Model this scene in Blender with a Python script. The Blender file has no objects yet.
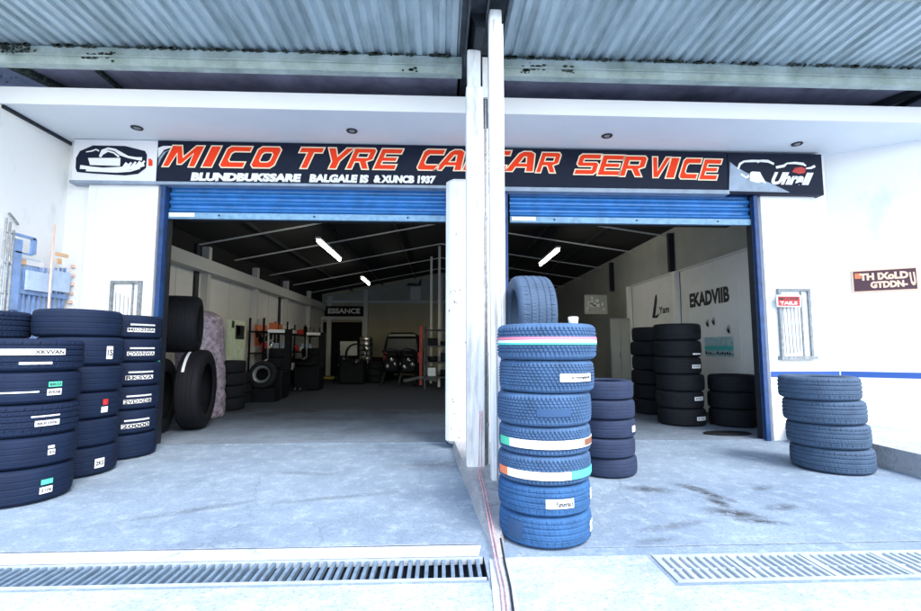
import bpy, math, random
from mathutils import Vector, Matrix
random.seed(7)
PI = math.pi
sc = bpy.context.scene
C = sc.collection
H = 1.28            # eye height
F = 6.5             # distance of the shop front

# ---------------------------------------------------------------- measuring helper (pixel of the photo -> point on a plane y = d)
_f = 470.0; _P = math.atan(42/470); _Y = math.atan(20/470)
def ray(px, py):
    a = (px-460.5)/_f; b = (305.5-py)/_f
    cp, sp, cy, sy = math.cos(_P), math.sin(_P), math.cos(_Y), math.sin(_Y)
    fy = cp-b*sp
    return a*cy+fy*sy, -a*sy+fy*cy, sp+b*cp
def at(px, py, d):
    x, y, z = ray(px, py); t = d/y
    return x*t, H+z*t

# ---------------------------------------------------------------- materials
def mat(name, col, rough=.6, metal=0, var=.0, vscale=4, bump=0, bscale=40, col2=None, spec=.5, emit=None, estr=0, detail=4, lo=.35, hi=.68, stretch=None):
    m = bpy.data.materials.new(name); m.use_nodes = True
    nt = m.node_tree; N = nt.nodes; L = nt.links
    p = N['Principled BSDF']
    p.inputs['Base Color'].default_value = (*col, 1)
    p.inputs['Roughness'].default_value = rough
    p.inputs['Metallic'].default_value = metal
    p.inputs['Specular IOR Level'].default_value = spec
    if emit:
        p.inputs['Emission Color'].default_value = (*emit, 1); p.inputs['Emission Strength'].default_value = estr
    tc = N.new('ShaderNodeTexCoord')
    if var or col2:
        n = N.new('ShaderNodeTexNoise'); n.inputs['Scale'].default_value = vscale; n.inputs['Detail'].default_value = detail
        n.inputs['Roughness'].default_value = .65
        if stretch:
            mp = N.new('ShaderNodeMapping'); mp.inputs['Scale'].default_value = stretch; L.new(tc.outputs['Object'], mp.inputs[0]); L.new(mp.outputs[0], n.inputs['Vector'])
        else: L.new(tc.outputs['Object'], n.inputs['Vector'])
        r = N.new('ShaderNodeMapRange'); r.inputs[1].default_value = lo; r.inputs[2].default_value = hi
        L.new(n.outputs['Fac'], r.inputs[0])
        mx = N.new('ShaderNodeMix'); mx.data_type = 'RGBA'
        c2 = col2 if col2 else tuple(c*(1-var) for c in col)
        mx.inputs[6].default_value = (*col, 1); mx.inputs[7].default_value = (*c2, 1)
        L.new(r.outputs[0], mx.inputs[0]); L.new(mx.outputs[2], p.inputs['Base Color'])
    if bump:
        n2 = N.new('ShaderNodeTexNoise'); n2.inputs['Scale'].default_value = bscale; n2.inputs['Detail'].default_value = 3
        L.new(tc.outputs['Object'], n2.inputs['Vector'])
        b = N.new('ShaderNodeBump'); b.inputs['Strength'].default_value = bump; b.inputs['Distance'].default_value = .01
        L.new(n2.outputs['Fac'], b.inputs['Height']); L.new(b.outputs[0], p.inputs['Normal'])
    return m

WHITE = (.8, .81, .82)
M = {}
M['white'] = mat('white_wall_paint', (.82, .82, .81), .7, col2=(.55, .57, .59), vscale=2.2, bump=.3, bscale=14, detail=12, lo=.58, hi=.82, stretch=(1, 1, .45))
M['post_white'] = mat('chipped_white_paint', (.8, .8, .79), .55, col2=(.30, .31, .32), vscale=6, bump=.3, bscale=25, detail=12, lo=.52, hi=.74, stretch=(1, 1, .12))
M['chip'] = mat('bare_grey_render', (.16, .17, .18), .9)
M['soffit'] = mat('soffit_paint', (.80, .84, .87), .7, var=.06, vscale=.9)
M['fascia'] = mat('fascia_paint', (.85, .85, .86), .6, var=.04, vscale=1)
M['blue'] = mat('blue_door_paint', (.012, .065, .23), .5, col2=(.008, .03, .10), vscale=9, detail=9)
M['blue_line'] = mat('blue_wall_stripe', (.012, .07, .30), .6)
M['shutter'] = mat('blue_shutter_paint', (.03, .19, .52), .3, var=.35, vscale=5, metal=.1)
M['rail'] = mat('pale_blue_rail', (.22, .42, .62), .4, var=.35, vscale=14, detail=7)
M['navy'] = mat('navy_sign_face', (.008, .013, .032), .5, var=.2, vscale=2, spec=.15)
M['signwhite'] = mat('white_sign_face', (.78, .78, .8), .4)
M['red'] = mat('red_letter_vinyl', (.85, .05, .012), .55, spec=.15)
M['cream'] = mat('cream_letter_edge', (.9, .72, .5), .4)
M['letter_white'] = mat('white_letter_vinyl', (.82, .82, .82), .4)
M['signgrey'] = mat('silver_blue_sign_trim', (.3, .37, .47), .4, var=.3, vscale=5)
M['ink'] = mat('black_ink', (.015, .015, .02), .6)
M['roof'] = mat('galvanised_sheet', (.50, .60, .64), .45, metal=.15, col2=(.24, .31, .32), vscale=2.2, detail=10, stretch=(2.5, .6, 1), lo=.4, hi=.75)
M['beam'] = mat('mossy_green_beam', (.46, .54, .52), .6, col2=(.20, .26, .22), vscale=2.4, detail=12, bump=.3)
M['moss'] = mat('dark_moss', (.015, .022, .016), .9, col2=(.12, .15, .11), vscale=30, lo=.5, hi=.7)
M['board'] = mat('lilac_ceiling_board', (.34, .33, .43), .7, col2=(.12, .12, .16), vscale=1.5, detail=6)
M['darksteel'] = mat('dark_steel', (.022, .028, .038), .5, metal=.3, var=.4, vscale=8)
M['gutter'] = mat('weathered_box_gutter', (.05, .065, .085), .5, col2=(.015, .02, .022), vscale=9, detail=8)
M['steel'] = mat('grey_steel', (.35, .37, .38), .4, metal=.6, var=.2, vscale=8)
M['grate_dark'] = mat('worn_steel_grate', (.17, .25, .34), .5, metal=.1, var=.4, vscale=12)
M['grate'] = mat('galvanised_grate', (.46, .53, .58), .5, metal=.2, var=.25, vscale=9)
M['dirt'] = mat('drain_silt', (.52, .56, .60), .95, var=.25, vscale=14, bump=.5)
M['channel'] = mat('wet_channel', (.02, .03, .05), .6)
M['tyre_blue'] = mat('blue_cast_black_rubber', (.058, .120, .235), .75, var=.3, vscale=7, bump=.1, bscale=120, spec=.22)  # blue cast of skylight and white balance put into black rubber's colour
M['tyre_slate'] = mat('blue_cast_slate_rubber', (.056, .093, .155), .75, var=.25, vscale=7, bump=.1, bscale=120, spec=.22)  # right stack: same blue light cast painted into the rubber colour
M['tyre_deep'] = mat('deep_blue_black_rubber', (.035, .110, .26), .75, var=.3, vscale=7, bump=.1, bscale=120, spec=.22)
M['tyre_navy'] = mat('clean_navy_black_rubber', (.005, .014, .042), .75, var=.25, vscale=6, bump=.1, bscale=120, spec=.22)
M['tyre_plum'] = mat('plum_black_rubber', (.022, .034, .075), .75, var=.25, vscale=6, bump=.1, bscale=120, spec=.22)
M['tyre_black'] = mat('black_rubber', (.008, .009, .012), .75, var=.2, vscale=6, bump=.1, bscale=120, spec=.22)
M['paper'] = mat('white_paper_label', (.8, .8, .79), .6)
M['pink'] = mat('pink_tread_stripe', (.75, .2, .3), .6)
M['teal'] = mat('teal_tread_stripe', (.08, .55, .5), .6)
M['green'] = mat('green_label', (.08, .55, .35), .6)
M['orange'] = mat('orange_mark', (.8, .2, .08), .6)
M['brown'] = mat('brown_mark', (.2, .08, .04), .6)
M['redpaint'] = mat('red_paint', (.55, .03, .03), .5, var=.3, vscale=9)
M['cable'] = mat('faded_red_cable', (.62, .22, .27), .5, col2=(.62,.5,.52), vscale=40)
M['conduit'] = mat('grey_conduit', (.3, .33, .35), .6, var=.5, vscale=20)
M['maroon'] = mat('maroon_board', (.06, .015, .03), .5)
M['peach'] = mat('peach_lettering', (.85, .55, .4), .5)
M['poster_blue'] = mat('pale_blue_poster', (.25, .45, .5), .6, col2=(.5, .65, .7), vscale=9)
M['wrap'] = mat('mauve_plastic_wrap', (.56, .46, .54), .3, col2=(.12, .09, .12), vscale=15, detail=9, bump=.8, bscale=22)
M['inwall'] = mat('interior_white_wall', (.8, .81, .8), .8, var=.1, vscale=1.2)
M['greywall'] = mat('interior_grey_cladding', (.42, .43, .39), .8, var=.2, vscale=1.2)
M['backwall'] = mat('olive_back_wall', (.50, .47, .34), .85, var=.15, vscale=1.5)
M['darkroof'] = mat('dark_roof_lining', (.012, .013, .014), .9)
M['rafter'] = mat('grey_painted_rafter', (.62, .63, .62), .6)
M['tube'] = mat('fluorescent_tube_lit', (.9, .88, .75), .4, emit=(1, .95, .78), estr=7)
M['machine'] = mat('dark_machine_paint', (.007, .008, .010), .6, spec=.12, var=.3, vscale=7)
M['vanpaint'] = mat('black_van_paint', (.005, .006, .008), .6, spec=.1)
M['glass'] = mat('dark_glass', (.01, .012, .015), .25, spec=.2)
M['palegreen'] = mat('pale_green_film', (.45, .55, .28), .5, col2=(.7, .72, .66), vscale=6)
M['chrome'] = mat('bright_metal', (.6, .6, .6), .25, metal=.9)
M['yellow'] = mat('yellow_paint', (.6, .5, .08), .5)
M['pale_blue_plastic'] = mat('pale_blue_plastic', (.5, .64, .84), .5, var=.2, vscale=8)
M['pale_orange'] = mat('pale_orange_paint', (.88, .62, .52), .6, var=.2, vscale=9)
M['blue_bar'] = mat('faded_blue_bar', (.22, .36, .66), .5, var=.3, vscale=8)
M['pale_orange_deep'] = mat('faded_orange_paint', (.85, .52, .28), .6, var=.3, vscale=8)
M['bare_rubber'] = mat('darker_blue_cast_rubber', (.032, .075, .165), .7, spec=.2)  # darker patch tone, with the tyres' blue light cast in its colour
M['lens'] = mat('downlight_lens', (.25, .26, .27), .2)

def ground_mat(name, base, dark, lightz, inside=False):
    m = bpy.data.materials.new(name); m.use_nodes = True
    nt = m.node_tree; N = nt.nodes; L = nt.links; p = N['Principled BSDF']
    p.inputs['Roughness'].default_value = .82
    tc = N.new('ShaderNodeTexCoord')
    def noise(s, d=6, r=.65):
        n = N.new('ShaderNodeTexNoise'); n.inputs['Scale'].default_value = s; n.inputs['Detail'].default_value = d; n.inputs['Roughness'].default_value = r
        L.new(tc.outputs['Object'], n.inputs['Vector']); return n
    def mr(src, a, b, lo=0, hi=1):
        r = N.new('ShaderNodeMapRange'); r.inputs[1].default_value = a; r.inputs[2].default_value = b
        r.inputs[3].default_value = lo; r.inputs[4].default_value = hi; L.new(src, r.inputs[0]); return r.outputs[0]
    def mix(f, a, b):
        x = N.new('ShaderNodeMix'); x.data_type = 'RGBA'
        if isinstance(f, float): x.inputs[0].default_value = f
        else: L.new(f, x.inputs[0])
        for i, v in ((6, a), (7, b)):
            if isinstance(v, tuple): x.inputs[i].default_value = (*v, 1)
            else: L.new(v, x.inputs[i])
        return x.outputs[2]
    c = mix(mr(noise(1.1).outputs['Fac'], .35, .65), base, dark)
    c = mix(mr(noise(7, 8, .75).outputs['Fac'], .5, .68, 0, .6), c, lightz)
    c = mix(mr(noise(45, 5, .7).outputs['Fac'], .50, .64, 0, .6), c, tuple(v*.62 for v in dark))
    # blotches and small stains
    c = mix(mr(noise(3.1, 10, .85).outputs['Fac'], .56, .68, 0, .5), c, tuple(v*.55 for v in dark))
    # hair cracks
    v = N.new('ShaderNodeTexVoronoi'); v.feature = 'DISTANCE_TO_EDGE'; v.inputs['Scale'].default_value = .55
    dist = N.new('ShaderNodeMix'); dist.data_type = 'VECTOR'; dist.inputs[0].default_value = .22
    L.new(tc.outputs['Object'], dist.inputs[4]); L.new(noise(2.5, 6).outputs['Color'], dist.inputs[5]); L.new(dist.outputs[1], v.inputs['Vector'])
    cr = mr(v.outputs['Distance'], 0, .006, 1, 0)
    cm = N.new('ShaderNodeMath'); cm.operation = 'MULTIPLY'; L.new(cr, cm.inputs[0]); L.new(mr(noise(.8).outputs['Fac'], .48, .6, 0, .4), cm.inputs[1])
    c = mix(cm.outputs[0], c, (.06, .07, .09))
    if not inside:
        # oil stains in front of the right bay: stretched distance fields broken up by noise
        for (sx, sy, ang, rx, ry, st) in ((2.31, 4.36, -.9, .15, .06, .9), (2.36, 4.16, -1.2, .20, .055, 1), (2.31, 3.92, -1.5, .16, .05, 1), (2.28, 3.68, -.4, .20, .10, 1), (2.38, 3.50, -.3, .16, .045, 1),
                                          (1.88, 4.32, -.3, .20, .09, .8), (2.75, 3.80, .2, .14, .06, .8), (1.7, 3.45, .3, .25, .05, .5), (2.95, 4.3, .5, .12, .05, .6), (1.45, 3.2, .2, .16, .04, .5),
                                          (-.9, 4.2, .25, .5, .05, .45), (-2.0, 3.9, .5, .6, .05, .45), (-.1, 5.3, .1, .4, .22, .5), (-1.4, 5.0, -.2, .35, .06, .4), (.75, 2.35, .2, .35, .05, .5)):
            sx, sy = sx*.92+.04, sy*.92+.04
            mp = N.new('ShaderNodeMapping'); mp.vector_type = 'TEXTURE'
            mp.inputs['Location'].default_value = (sx, sy, 0); mp.inputs['Rotation'].default_value = (0, 0, ang); mp.inputs['Scale'].default_value = (rx, ry, 1)
            dd = N.new('ShaderNodeMix'); dd.data_type = 'VECTOR'; dd.inputs[0].default_value = .08
            L.new(tc.outputs['Object'], dd.inputs[4]); L.new(noise(6, 6).outputs['Color'], dd.inputs[5]); L.new(dd.outputs[1], mp.inputs['Vector'])
            ln = N.new('ShaderNodeVectorMath'); ln.operation = 'LENGTH'; L.new(mp.outputs[0], ln.inputs[0])
            s = N.new('ShaderNodeMath'); s.operation = 'MULTIPLY'; L.new(mr(ln.outputs['Value'], .2, 1.35, st, 0), s.inputs[0]); L.new(mr(noise(8, 8, .85).outputs['Fac'], .40, .50), s.inputs[1])
            c = mix(s.outputs[0], c, (.025, .03, .038))
    if name == 'workshop_floor':   # light falloff painted into the floor: near black away from the doors, noise-broken edge
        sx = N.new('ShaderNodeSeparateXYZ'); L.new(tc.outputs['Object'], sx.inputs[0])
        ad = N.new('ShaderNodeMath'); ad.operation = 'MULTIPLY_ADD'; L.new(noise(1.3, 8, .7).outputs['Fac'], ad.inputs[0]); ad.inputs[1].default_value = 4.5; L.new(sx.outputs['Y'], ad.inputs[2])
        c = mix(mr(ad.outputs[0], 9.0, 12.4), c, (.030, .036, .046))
    L.new(c, p.inputs['Base Color'])
    b = N.new('ShaderNodeBump'); b.inputs['Strength'].default_value = .45; b.inputs['Distance'].default_value = .012
    L.new(noise(28, 8, .75).outputs['Fac'], b.inputs['Height']); L.new(b.outputs[0], p.inputs['Normal'])
    return m
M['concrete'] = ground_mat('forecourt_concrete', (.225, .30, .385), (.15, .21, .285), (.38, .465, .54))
M['concrete_light'] = ground_mat('smooth_concrete_band', (.46, .52, .58), (.38, .44, .50), (.58, .63, .67), True)
M['concrete_front'] = ground_mat('rough_pale_concrete', (.42, .485, .55), (.26, .32, .39), (.64, .69, .73), True)
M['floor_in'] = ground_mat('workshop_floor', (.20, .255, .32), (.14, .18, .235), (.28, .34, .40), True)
M['kerb'] = ground_mat('rough_kerb_concrete', (.42, .43, .45), (.30, .31, .33), (.55, .56, .57), True)

# ---------------------------------------------------------------- mesh builder
def wloc(o):
    v = Vector((0, 0, 0))
    while o is not None: v = v+o.location; o = o.parent
    return v
class MB:
    def __init__(s): s.v = []; s.f = []; s.sm = []
    def add(s, vs, fs, smooth=False):
        n = len(s.v); s.v += [tuple(v) for v in vs]; s.f += [tuple(i+n for i in f) for f in fs]; s.sm += [smooth]*len(fs); return s
    def box(s, x0, y0, z0, x1, y1, z1):
        vs = [(x0, y0, z0), (x1, y0, z0), (x1, y1, z0), (x0, y1, z0), (x0, y0, z1), (x1, y0, z1), (x1, y1, z1), (x0, y1, z1)]
        return s.add(vs, [(0, 3, 2, 1), (4, 5, 6, 7), (0, 1, 5, 4), (1, 2, 6, 5), (2, 3, 7, 6), (3, 0, 4, 7)])
    def bevbox(s, x0, y0, z0, x1, y1, z1, b=.02):
        # rounded-edge block: chamfered vertical and horizontal edges
        vs = []; fs = []
        rings = [(z0, b), (z0+b, 0), (z1-b, 0), (z1, b)]
        for z, i in rings:
            a, c_, d, e = x0+i, x1-i, y0+i, y1-i
            vs += [(a+b, d, z), (c_-b, d, z), (c_, d+b, z), (c_, e-b, z), (c_-b, e, z), (a+b, e, z), (a, e-b, z), (a, d+b, z)]
        for k in range(3):
            for j in range(8):
                fs.append((k*8+j, k*8+(j+1) % 8, k*8+8+(j+1) % 8, k*8+8+j))
        fs.append(tuple(range(7, -1, -1))); fs.append(tuple(range(24, 32)))
        return s.add(vs, fs)
    def beam(s, p, q, w, h):
        p, q = Vector(p), Vector(q); d = (q-p).normalized()
        up = Vector((0, 0, 1)) if abs(d.z) < .95 else Vector((0, 1, 0))
        a = d.cross(up).normalized()*w/2; b = a.cross(d).normalized()*h/2
        vs = [p-a-b, p+a-b, p+a+b, p-a+b, q-a-b, q+a-b, q+a+b, q-a+b]
        return s.add(vs, [(0, 3, 2, 1), (4, 5, 6, 7), (0, 1, 5, 4), (1, 2, 6, 5), (2, 3, 7, 6), (3, 0, 4, 7)])
    def tube(s, pts, r, n=8):
        pts = [Vector(p) for p in pts]; vs = []; fs = []
        for i, p in enumerate(pts):
            d = (pts[min(i+1, len(pts)-1)]-pts[max(i-1, 0)]).normalized()
            up = Vector((0, 0, 1)) if abs(d.z) < .9 else Vector((0, 1, 0))
            a = d.cross(up).normalized(); b = a.cross(d).normalized()
            for k in range(n): t = 2*PI*k/n; vs.append(p+(a*math.cos(t)+b*math.sin(t))*r)
        for i in range(len(pts)-1):
            for k in range(n): fs.append((i*n+k, i*n+(k+1) % n, (i+1)*n+(k+1) % n, (i+1)*n+k))
        fs.append(tuple(range(n-1, -1, -1))); fs.append(tuple(range((len(pts)-1)*n, len(pts)*n)))
        return s.add(vs, fs, True)
    def lathe(s, prof, n=48, m=Matrix(), closed=False):
        vs = []; fs = []; k = len(prof)
        for i in range(n):
            a = 2*PI*i/n
            for r, z in prof: vs.append(m @ Vector((r*math.cos(a), r*math.sin(a), z)))
        for i in range(n):
            for j in range(k if closed else k-1):
                j2 = (j+1) % k; i2 = (i+1) % n
                fs.append((i*k+j, i2*k+j, i2*k+j2, i*k+j2))
        return s.add(vs, fs, True)
    def prism(s, poly, y0, y1, axis='y'):
        # poly in (a, b); axis y: a = x, b = z ; axis x: a = y, b = z ; axis z: a = x, b = y
        def P(a, b, t): return {'y': (a, t, b), 'x': (t, a, b), 'z': (a, b, t)}[axis]
        n = len(poly); vs = [P(a, b, y0) for a, b in poly]+[P(a, b, y1) for a, b in poly]
        fs = [tuple(range(n)), tuple(range(2*n-1, n-1, -1))]+[(i, n+i, n+(i+1) % n, (i+1) % n) for i in range(n)]
        return s.add(vs, fs)
    def build(s, name, m, parent=None, origin=None, recalc=True):
        me = bpy.data.meshes.new(name)
        if parent is not None: o0 = wloc(parent)
        elif origin is not None: o0 = Vector(origin)
        else:
            xs = [v[0] for v in s.v]; ys = [v[1] for v in s.v]; zs = [v[2] for v in s.v]
            o0 = Vector(((min(xs)+max(xs))/2, (min(ys)+max(ys))/2, min(zs)))
        me.from_pydata([tuple(Vector(v)-o0) for v in s.v], [], s.f)
        for p, q in zip(me.polygons, s.sm): p.use_smooth = q
        if recalc:
            import bmesh
            bm = bmesh.new(); bm.from_mesh(me); bmesh.ops.recalc_face_normals(bm, faces=bm.faces); bm.to_mesh(me); bm.free()
        me.materials.append(m)
        o = bpy.data.objects.new(name, me); C.objects.link(o)
        if parent is not None: o.parent = parent
        else: o.location = o0
        return o
def tag(o, label=None, cat=None, group=None, kind=None):
    if label: o['label'] = label
    if cat: o['category'] = cat
    if group: o['group'] = group
    if kind: o['kind'] = kind
    return o
def thing(name, label, cat, loc=(0, 0, 0), group=None):
    o = bpy.data.objects.new(name, None); C.objects.link(o); o.location = loc; o.empty_display_size = .2
    return tag(o, label, cat, group)

# ---------------------------------------------------------------- lettering
_tc = {}
def text_geo(s, shear=0, bold=.0, space=1):
    k = (s, shear, bold, space)
    if k in _tc: return _tc[k]
    cu = bpy.data.curves.new('t', 'FONT'); cu.body = s; cu.size = 1; cu.shear = shear; cu.offset = bold; cu.space_character = space
    cu.resolution_u = 3
    ob = bpy.data.objects.new('t', cu); C.objects.link(ob)
    bpy.context.view_layer.update()
    dg = bpy.context.evaluated_depsgraph_get(); me = ob.evaluated_get(dg).to_mesh()
    vs = [tuple(v.co) for v in me.vertices]; fs = [tuple(p.vertices) for p in me.polygons]
    x0 = min(v[0] for v in vs); x1 = max(v[0] for v in vs); y0 = min(v[1] for v in vs); y1 = max(v[1] for v in vs)
    vs = [((v[0]-x0)/(x1-x0), (v[1]-y0)/(y1-y0)) for v in vs]
    ob.evaluated_get(dg).to_mesh_clear(); bpy.data.objects.remove(ob)
    _tc[k] = (vs, fs); return _tc[k]
def add_text(mb, s, fn, **kw):      # fn maps (u, v) in 0..1 to a 3D point
    vs, fs = text_geo(s, **kw)
    return mb.add([fn(u, v) for u, v in vs], fs)
def fill_geo(contours):
    cu = bpy.data.curves.new('c', 'CURVE'); cu.dimensions = '2D'; cu.fill_mode = 'FRONT'
    for ct in contours:
        sp = cu.splines.new('POLY'); sp.points.add(len(ct)-1); sp.use_cyclic_u = True
        for i, (x, y) in enumerate(ct): sp.points[i].co = (x, y, 0, 1)
    ob = bpy.data.objects.new('c', cu); C.objects.link(ob); bpy.context.view_layer.update()
    dg = bpy.context.evaluated_depsgraph_get(); me = ob.evaluated_get(dg).to_mesh()
    r = ([tuple(v.co)[:2] for v in me.vertices], [tuple(p.vertices) for p in me.polygons])
    ob.evaluated_get(dg).to_mesh_clear(); bpy.data.objects.remove(ob); return r
def oct_(x0, y0, x1, y1, c):
    return [(x0+c, y0), (x1-c, y0), (x1, y0+c), (x1, y1-c), (x1-c, y1), (x0+c, y1), (x0, y1-c), (x0, y0+c)]
# heavy block capitals, unit square (x is stretched to the wanted width)
GL = {
 'M': [[(0, 0), (.2, 0), (.26, .62), (.42, .12), (.56, .12), (.76, .62), (.8, 0), (1, 0), (1, 1), (.74, 1), (.5, .46), (.3, 1), (0, 1)]],
 'I': [[(0, 0), (1, 0), (1, 1), (0, 1)]],
 'C': [[(.12, 0), (1, 0), (1, .27), (.36, .27), (.27, .36), (.27, .64), (.36, .74), (1, .74), (1, 1), (.12, 1), (0, .88), (0, .12)]],
 'O': [oct_(0, 0, 1, 1, .14), oct_(.28, .28, .72, .72, .08)],
 'T': [[(.36, 0), (.66, 0), (.66, .74), (1, .74), (1, 1), (0, 1), (0, .74), (.36, .74)]],
 'Y': [[(.36, 0), (.66, 0), (.66, .36), (1, 1), (.7, 1), (.5, .6), (.3, 1), (0, 1), (.36, .36)]],
 'R': [[(0, 0), (.26, 0), (.26, .34), (.46, .34), (.7, 0), (1, 0), (.76, .36), (1, .46), (1, .88), (.88, 1), (0, 1)], [(.27, .56), (.72, .56), (.72, .76), (.27, .76)]],
 'E': [[(0, 0), (1, 0), (1, .25), (.28, .25), (.28, .39), (.9, .39), (.9, .6), (.28, .6), (.28, .75), (1, .75), (1, 1), (0, 1)]],
 'A': [[(0, 0), (.28, 0), (.34, .22), (.7, .22), (.72, 0), (1, 0), (.86, .88), (.7, 1), (.44, 1), (.3, .88)], [(.42, .42), (.66, .42), (.6, .72), (.52, .72)]],
 'S': [[(0, 0), (.88, 0), (1, .12), (1, .5), (.88, .61), (.27, .61), (.27, .75), (1, .75), (1, 1), (.12, 1), (0, .88), (0, .5), (.12, .39), (.73, .39), (.73, .25), (0, .25)]],
 'V': [[(.36, 0), (.64, 0), (1, 1), (.72, 1), (.5, .34), (.28, 1), (0, 1)]],
}
GF = {k: fill_geo(v) for k, v in GL.items()}
def big_letters(spec, z0f, z1f, yp, parent, shear=.42):
    """spec: (letter, x0, x1) in metres at the sign plane"""
    red = MB(); ed = MB()
    for ch, x0, x1 in spec:
        def mp(u, v, y):
            xm = (x0+x1)/2; z0, z1 = z0f(xm), z1f(xm); h = z1-z0
            w = (x1-x0)-shear*h
            return (x0+u*w+v*shear*h, y, z0+v*h)
        vs, fs = GF[ch]
        red.add([mp(u, v, yp-.006) for u, v in vs], fs)
        for ct in GL[ch]:
            pts = [Vector((mp(u, v, 0)[0], mp(u, v, 0)[2])) for u, v in ct]; n = len(pts); t = .0085
            a = []; b = []
            for i in range(n):
                d0 = (pts[i]-pts[i-1]).normalized(); d1 = (pts[(i+1) % n]-pts[i]).normalized()
                n0 = Vector((-d0.y, d0.x)); n1 = Vector((-d1.y, d1.x)); mm = (n0+n1)
                mm = mm.normalized() if mm.length > .1 else n0
                k = min(1/max(mm.dot(n0), .35), 2)
                a.append(pts[i]+mm*t*k); b.append(pts[i]-mm*t*k)
            vv = [(p.x, yp-.010, p.y) for p in a]+[(p.x, yp-.010, p.y) for p in b]
            ed.add(vv, [(i, (i+1) % n, n+(i+1) % n, n+i) for i in range(n)])
    return red, ed

# ================================================================= THE GROUND
# one sheet with two recessed drain channels
xs = [-150, -30, -8, .27, 1.30, 8, 30, 150]
dY = (2.72, 3.0); dYr = (2.64, 2.98)
ys = [-150, -20, 2.64, 2.71, 2.98, 3.0, 40, 150]
g = MB(); gv = {}
def gid(i, j):
    if (i, j) not in gv: gv[(i, j)] = len(g.v); g.v.append((xs[i], ys[j], 0))
    return gv[(i, j)]
for i in range(len(xs)-1):
    for j in range(len(ys)-1):
        left = xs[i] == -8 and ys[j] in (2.71, 2.98)
        right = xs[i] == 1.30 and ys[j] in (2.64, 2.71)
        if left or right: continue
        g.f.append((gid(i, j), gid(i+1, j), gid(i+1, j+1), gid(i, j+1))); g.sm.append(False)
ground = g.build('ground', M['concrete'], origin=(0, 0, 0), recalc=False); tag(ground, kind='structure')
def channel(x0, x1, y0, y1, dz, m, name):
    c = MB()
    vs = [(x0, y0, 0), (x1, y0, 0), (x1, y1, 0), (x0, y1, 0), (x0, y0, -dz), (x1, y0, -dz), (x1, y1, -dz), (x0, y1, -dz)]
    c.add(vs, [(4, 5, 6, 7), (0, 1, 5, 4), (1, 2, 6, 5), (2, 3, 7, 6), (3, 0, 4, 7)])
    return tag(c.build(name, m, recalc=False, origin=(0, 0, 0)), kind='structure')
channel(-8, .27, 2.71, 3.0, .3, M['channel'], 'drain_channel')
channel(1.30, 8, 2.64, 2.98, .014, M['dirt'], 'drain_channel')
# smooth band behind the left drain and rough pale strip in front of both
s = MB(); s.add([(-8, 3.005, .004), (.24, 3.005, .004), (.27, 3.17, .004), (-8, 3.16, .004)], [(0, 1, 2, 3)])
tag(s.build('smooth_concrete_strip', M['concrete_light'], origin=(0, 0, 0), recalc=False), kind='structure')
s = MB(); s.add([(-12, -2, .004), (12, -2, .004), (12, 2.60, .004), (.27, 2.60, .004), (.27, 2.68, .004), (-12, 2.68, .004)], [(0, 1, 2, 3, 4, 5)])
s.add([(.36, 2.60, .004), (1.27, 2.60, .004), (1.27, 2.98, .004), (.36, 2.98, .004)], [(0, 1, 2, 3)])
tag(s.build('front_pavement', M['concrete_front'], origin=(0, 0, 0), recalc=False), kind='structure')
# joints in the slab (grooves filled with dark grime)
s = MB()
def joint(p, q, w=.012, z=.007):
    d = (Vector(q)-Vector(p)).normalized(); n = Vector((-d.y, d.x))*w/2
    k = 14; a = []; b = []
    for i in range(k+1):
        c0 = Vector(p).lerp(Vector(q), i/k)+Vector((-d.y, d.x))*random.uniform(-.004, .004); ww = random.uniform(.5, 1.2)
        a.append((c0.x+n.x*ww, c0.y+n.y*ww, z)); b.append((c0.x-n.x*ww, c0.y-n.y*ww, z))
    s.add(a+b, [(i, i+1, k+2+i, k+1+i) for i in range(k)])
joint((-8, 3.175), (.27, 3.185)); joint((.6, 3.10), (6, 3.12), .008); joint((-4, 5.7), (.2, 5.72), .006)
jm = mat('joint_grime', (.20, .22, .26), .9, col2=(.4, .43, .48), vscale=18)
tag(s.build('slab_joint', jm, origin=(0, 0, 0), recalc=False), kind='structure')
# workshop floor
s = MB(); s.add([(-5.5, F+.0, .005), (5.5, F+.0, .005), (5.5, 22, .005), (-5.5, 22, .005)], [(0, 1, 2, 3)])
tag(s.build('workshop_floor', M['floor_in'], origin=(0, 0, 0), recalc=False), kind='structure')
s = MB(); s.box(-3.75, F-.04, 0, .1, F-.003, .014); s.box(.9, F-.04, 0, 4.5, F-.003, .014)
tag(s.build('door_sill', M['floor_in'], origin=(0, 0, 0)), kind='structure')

# drain gratings
def grate(x0, x1, y0, y1, pitch, bw, label, slab=None):
    t = thing('drain_grate', label, 'drain grate', ((x0+x1)/2, (y0+y1)/2, 0))
    fr = MB(); fr.box(x0, y0, -.03, x1, y0+.022, .006); fr.box(x0, y1-.022, -.03, x1, y1, .006)
    if slab:
        x = x0
        while x < x1-.02: fr.box(x, y0+.023, -.012, x+.03, y1-.023, .0065); x += slab
        fr.box(x0, (y0+y1)/2-.006, -.013, x1, (y0+y1)/2+.006, -.004)
    fr.build('grate_frame', M['grate'], t)
    b = MB(); x = x0+.01
    while x < x1-.02:
        j = random.uniform(-.003, .003); b.box(x+j, y0+.024, -.032 if not slab else -.012, x+j+bw, y1-.024, .003+random.uniform(-.0015, .0015)); x += pitch
    b.build('grate_bars', M['grate'] if slab else M['grate_dark'], t)
grate(-5.6, .262, 2.715, 2.995, .0505, .021, 'long slotted steel drain grate with dark gaps across the left bay')
grate(1.305, 5.9, 2.645, 2.975, .052, .02, 'silted drain grate in short sections before the right bay', slab=.46)

# ================================================================= THE SHOP BUILDING
bld = thing('tyre_shop_building', 'white painted tyre workshop with two open roller doors and a flat canopy', 'building', (0, F, 0))
w = MB()
ZT = 4.75
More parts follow.
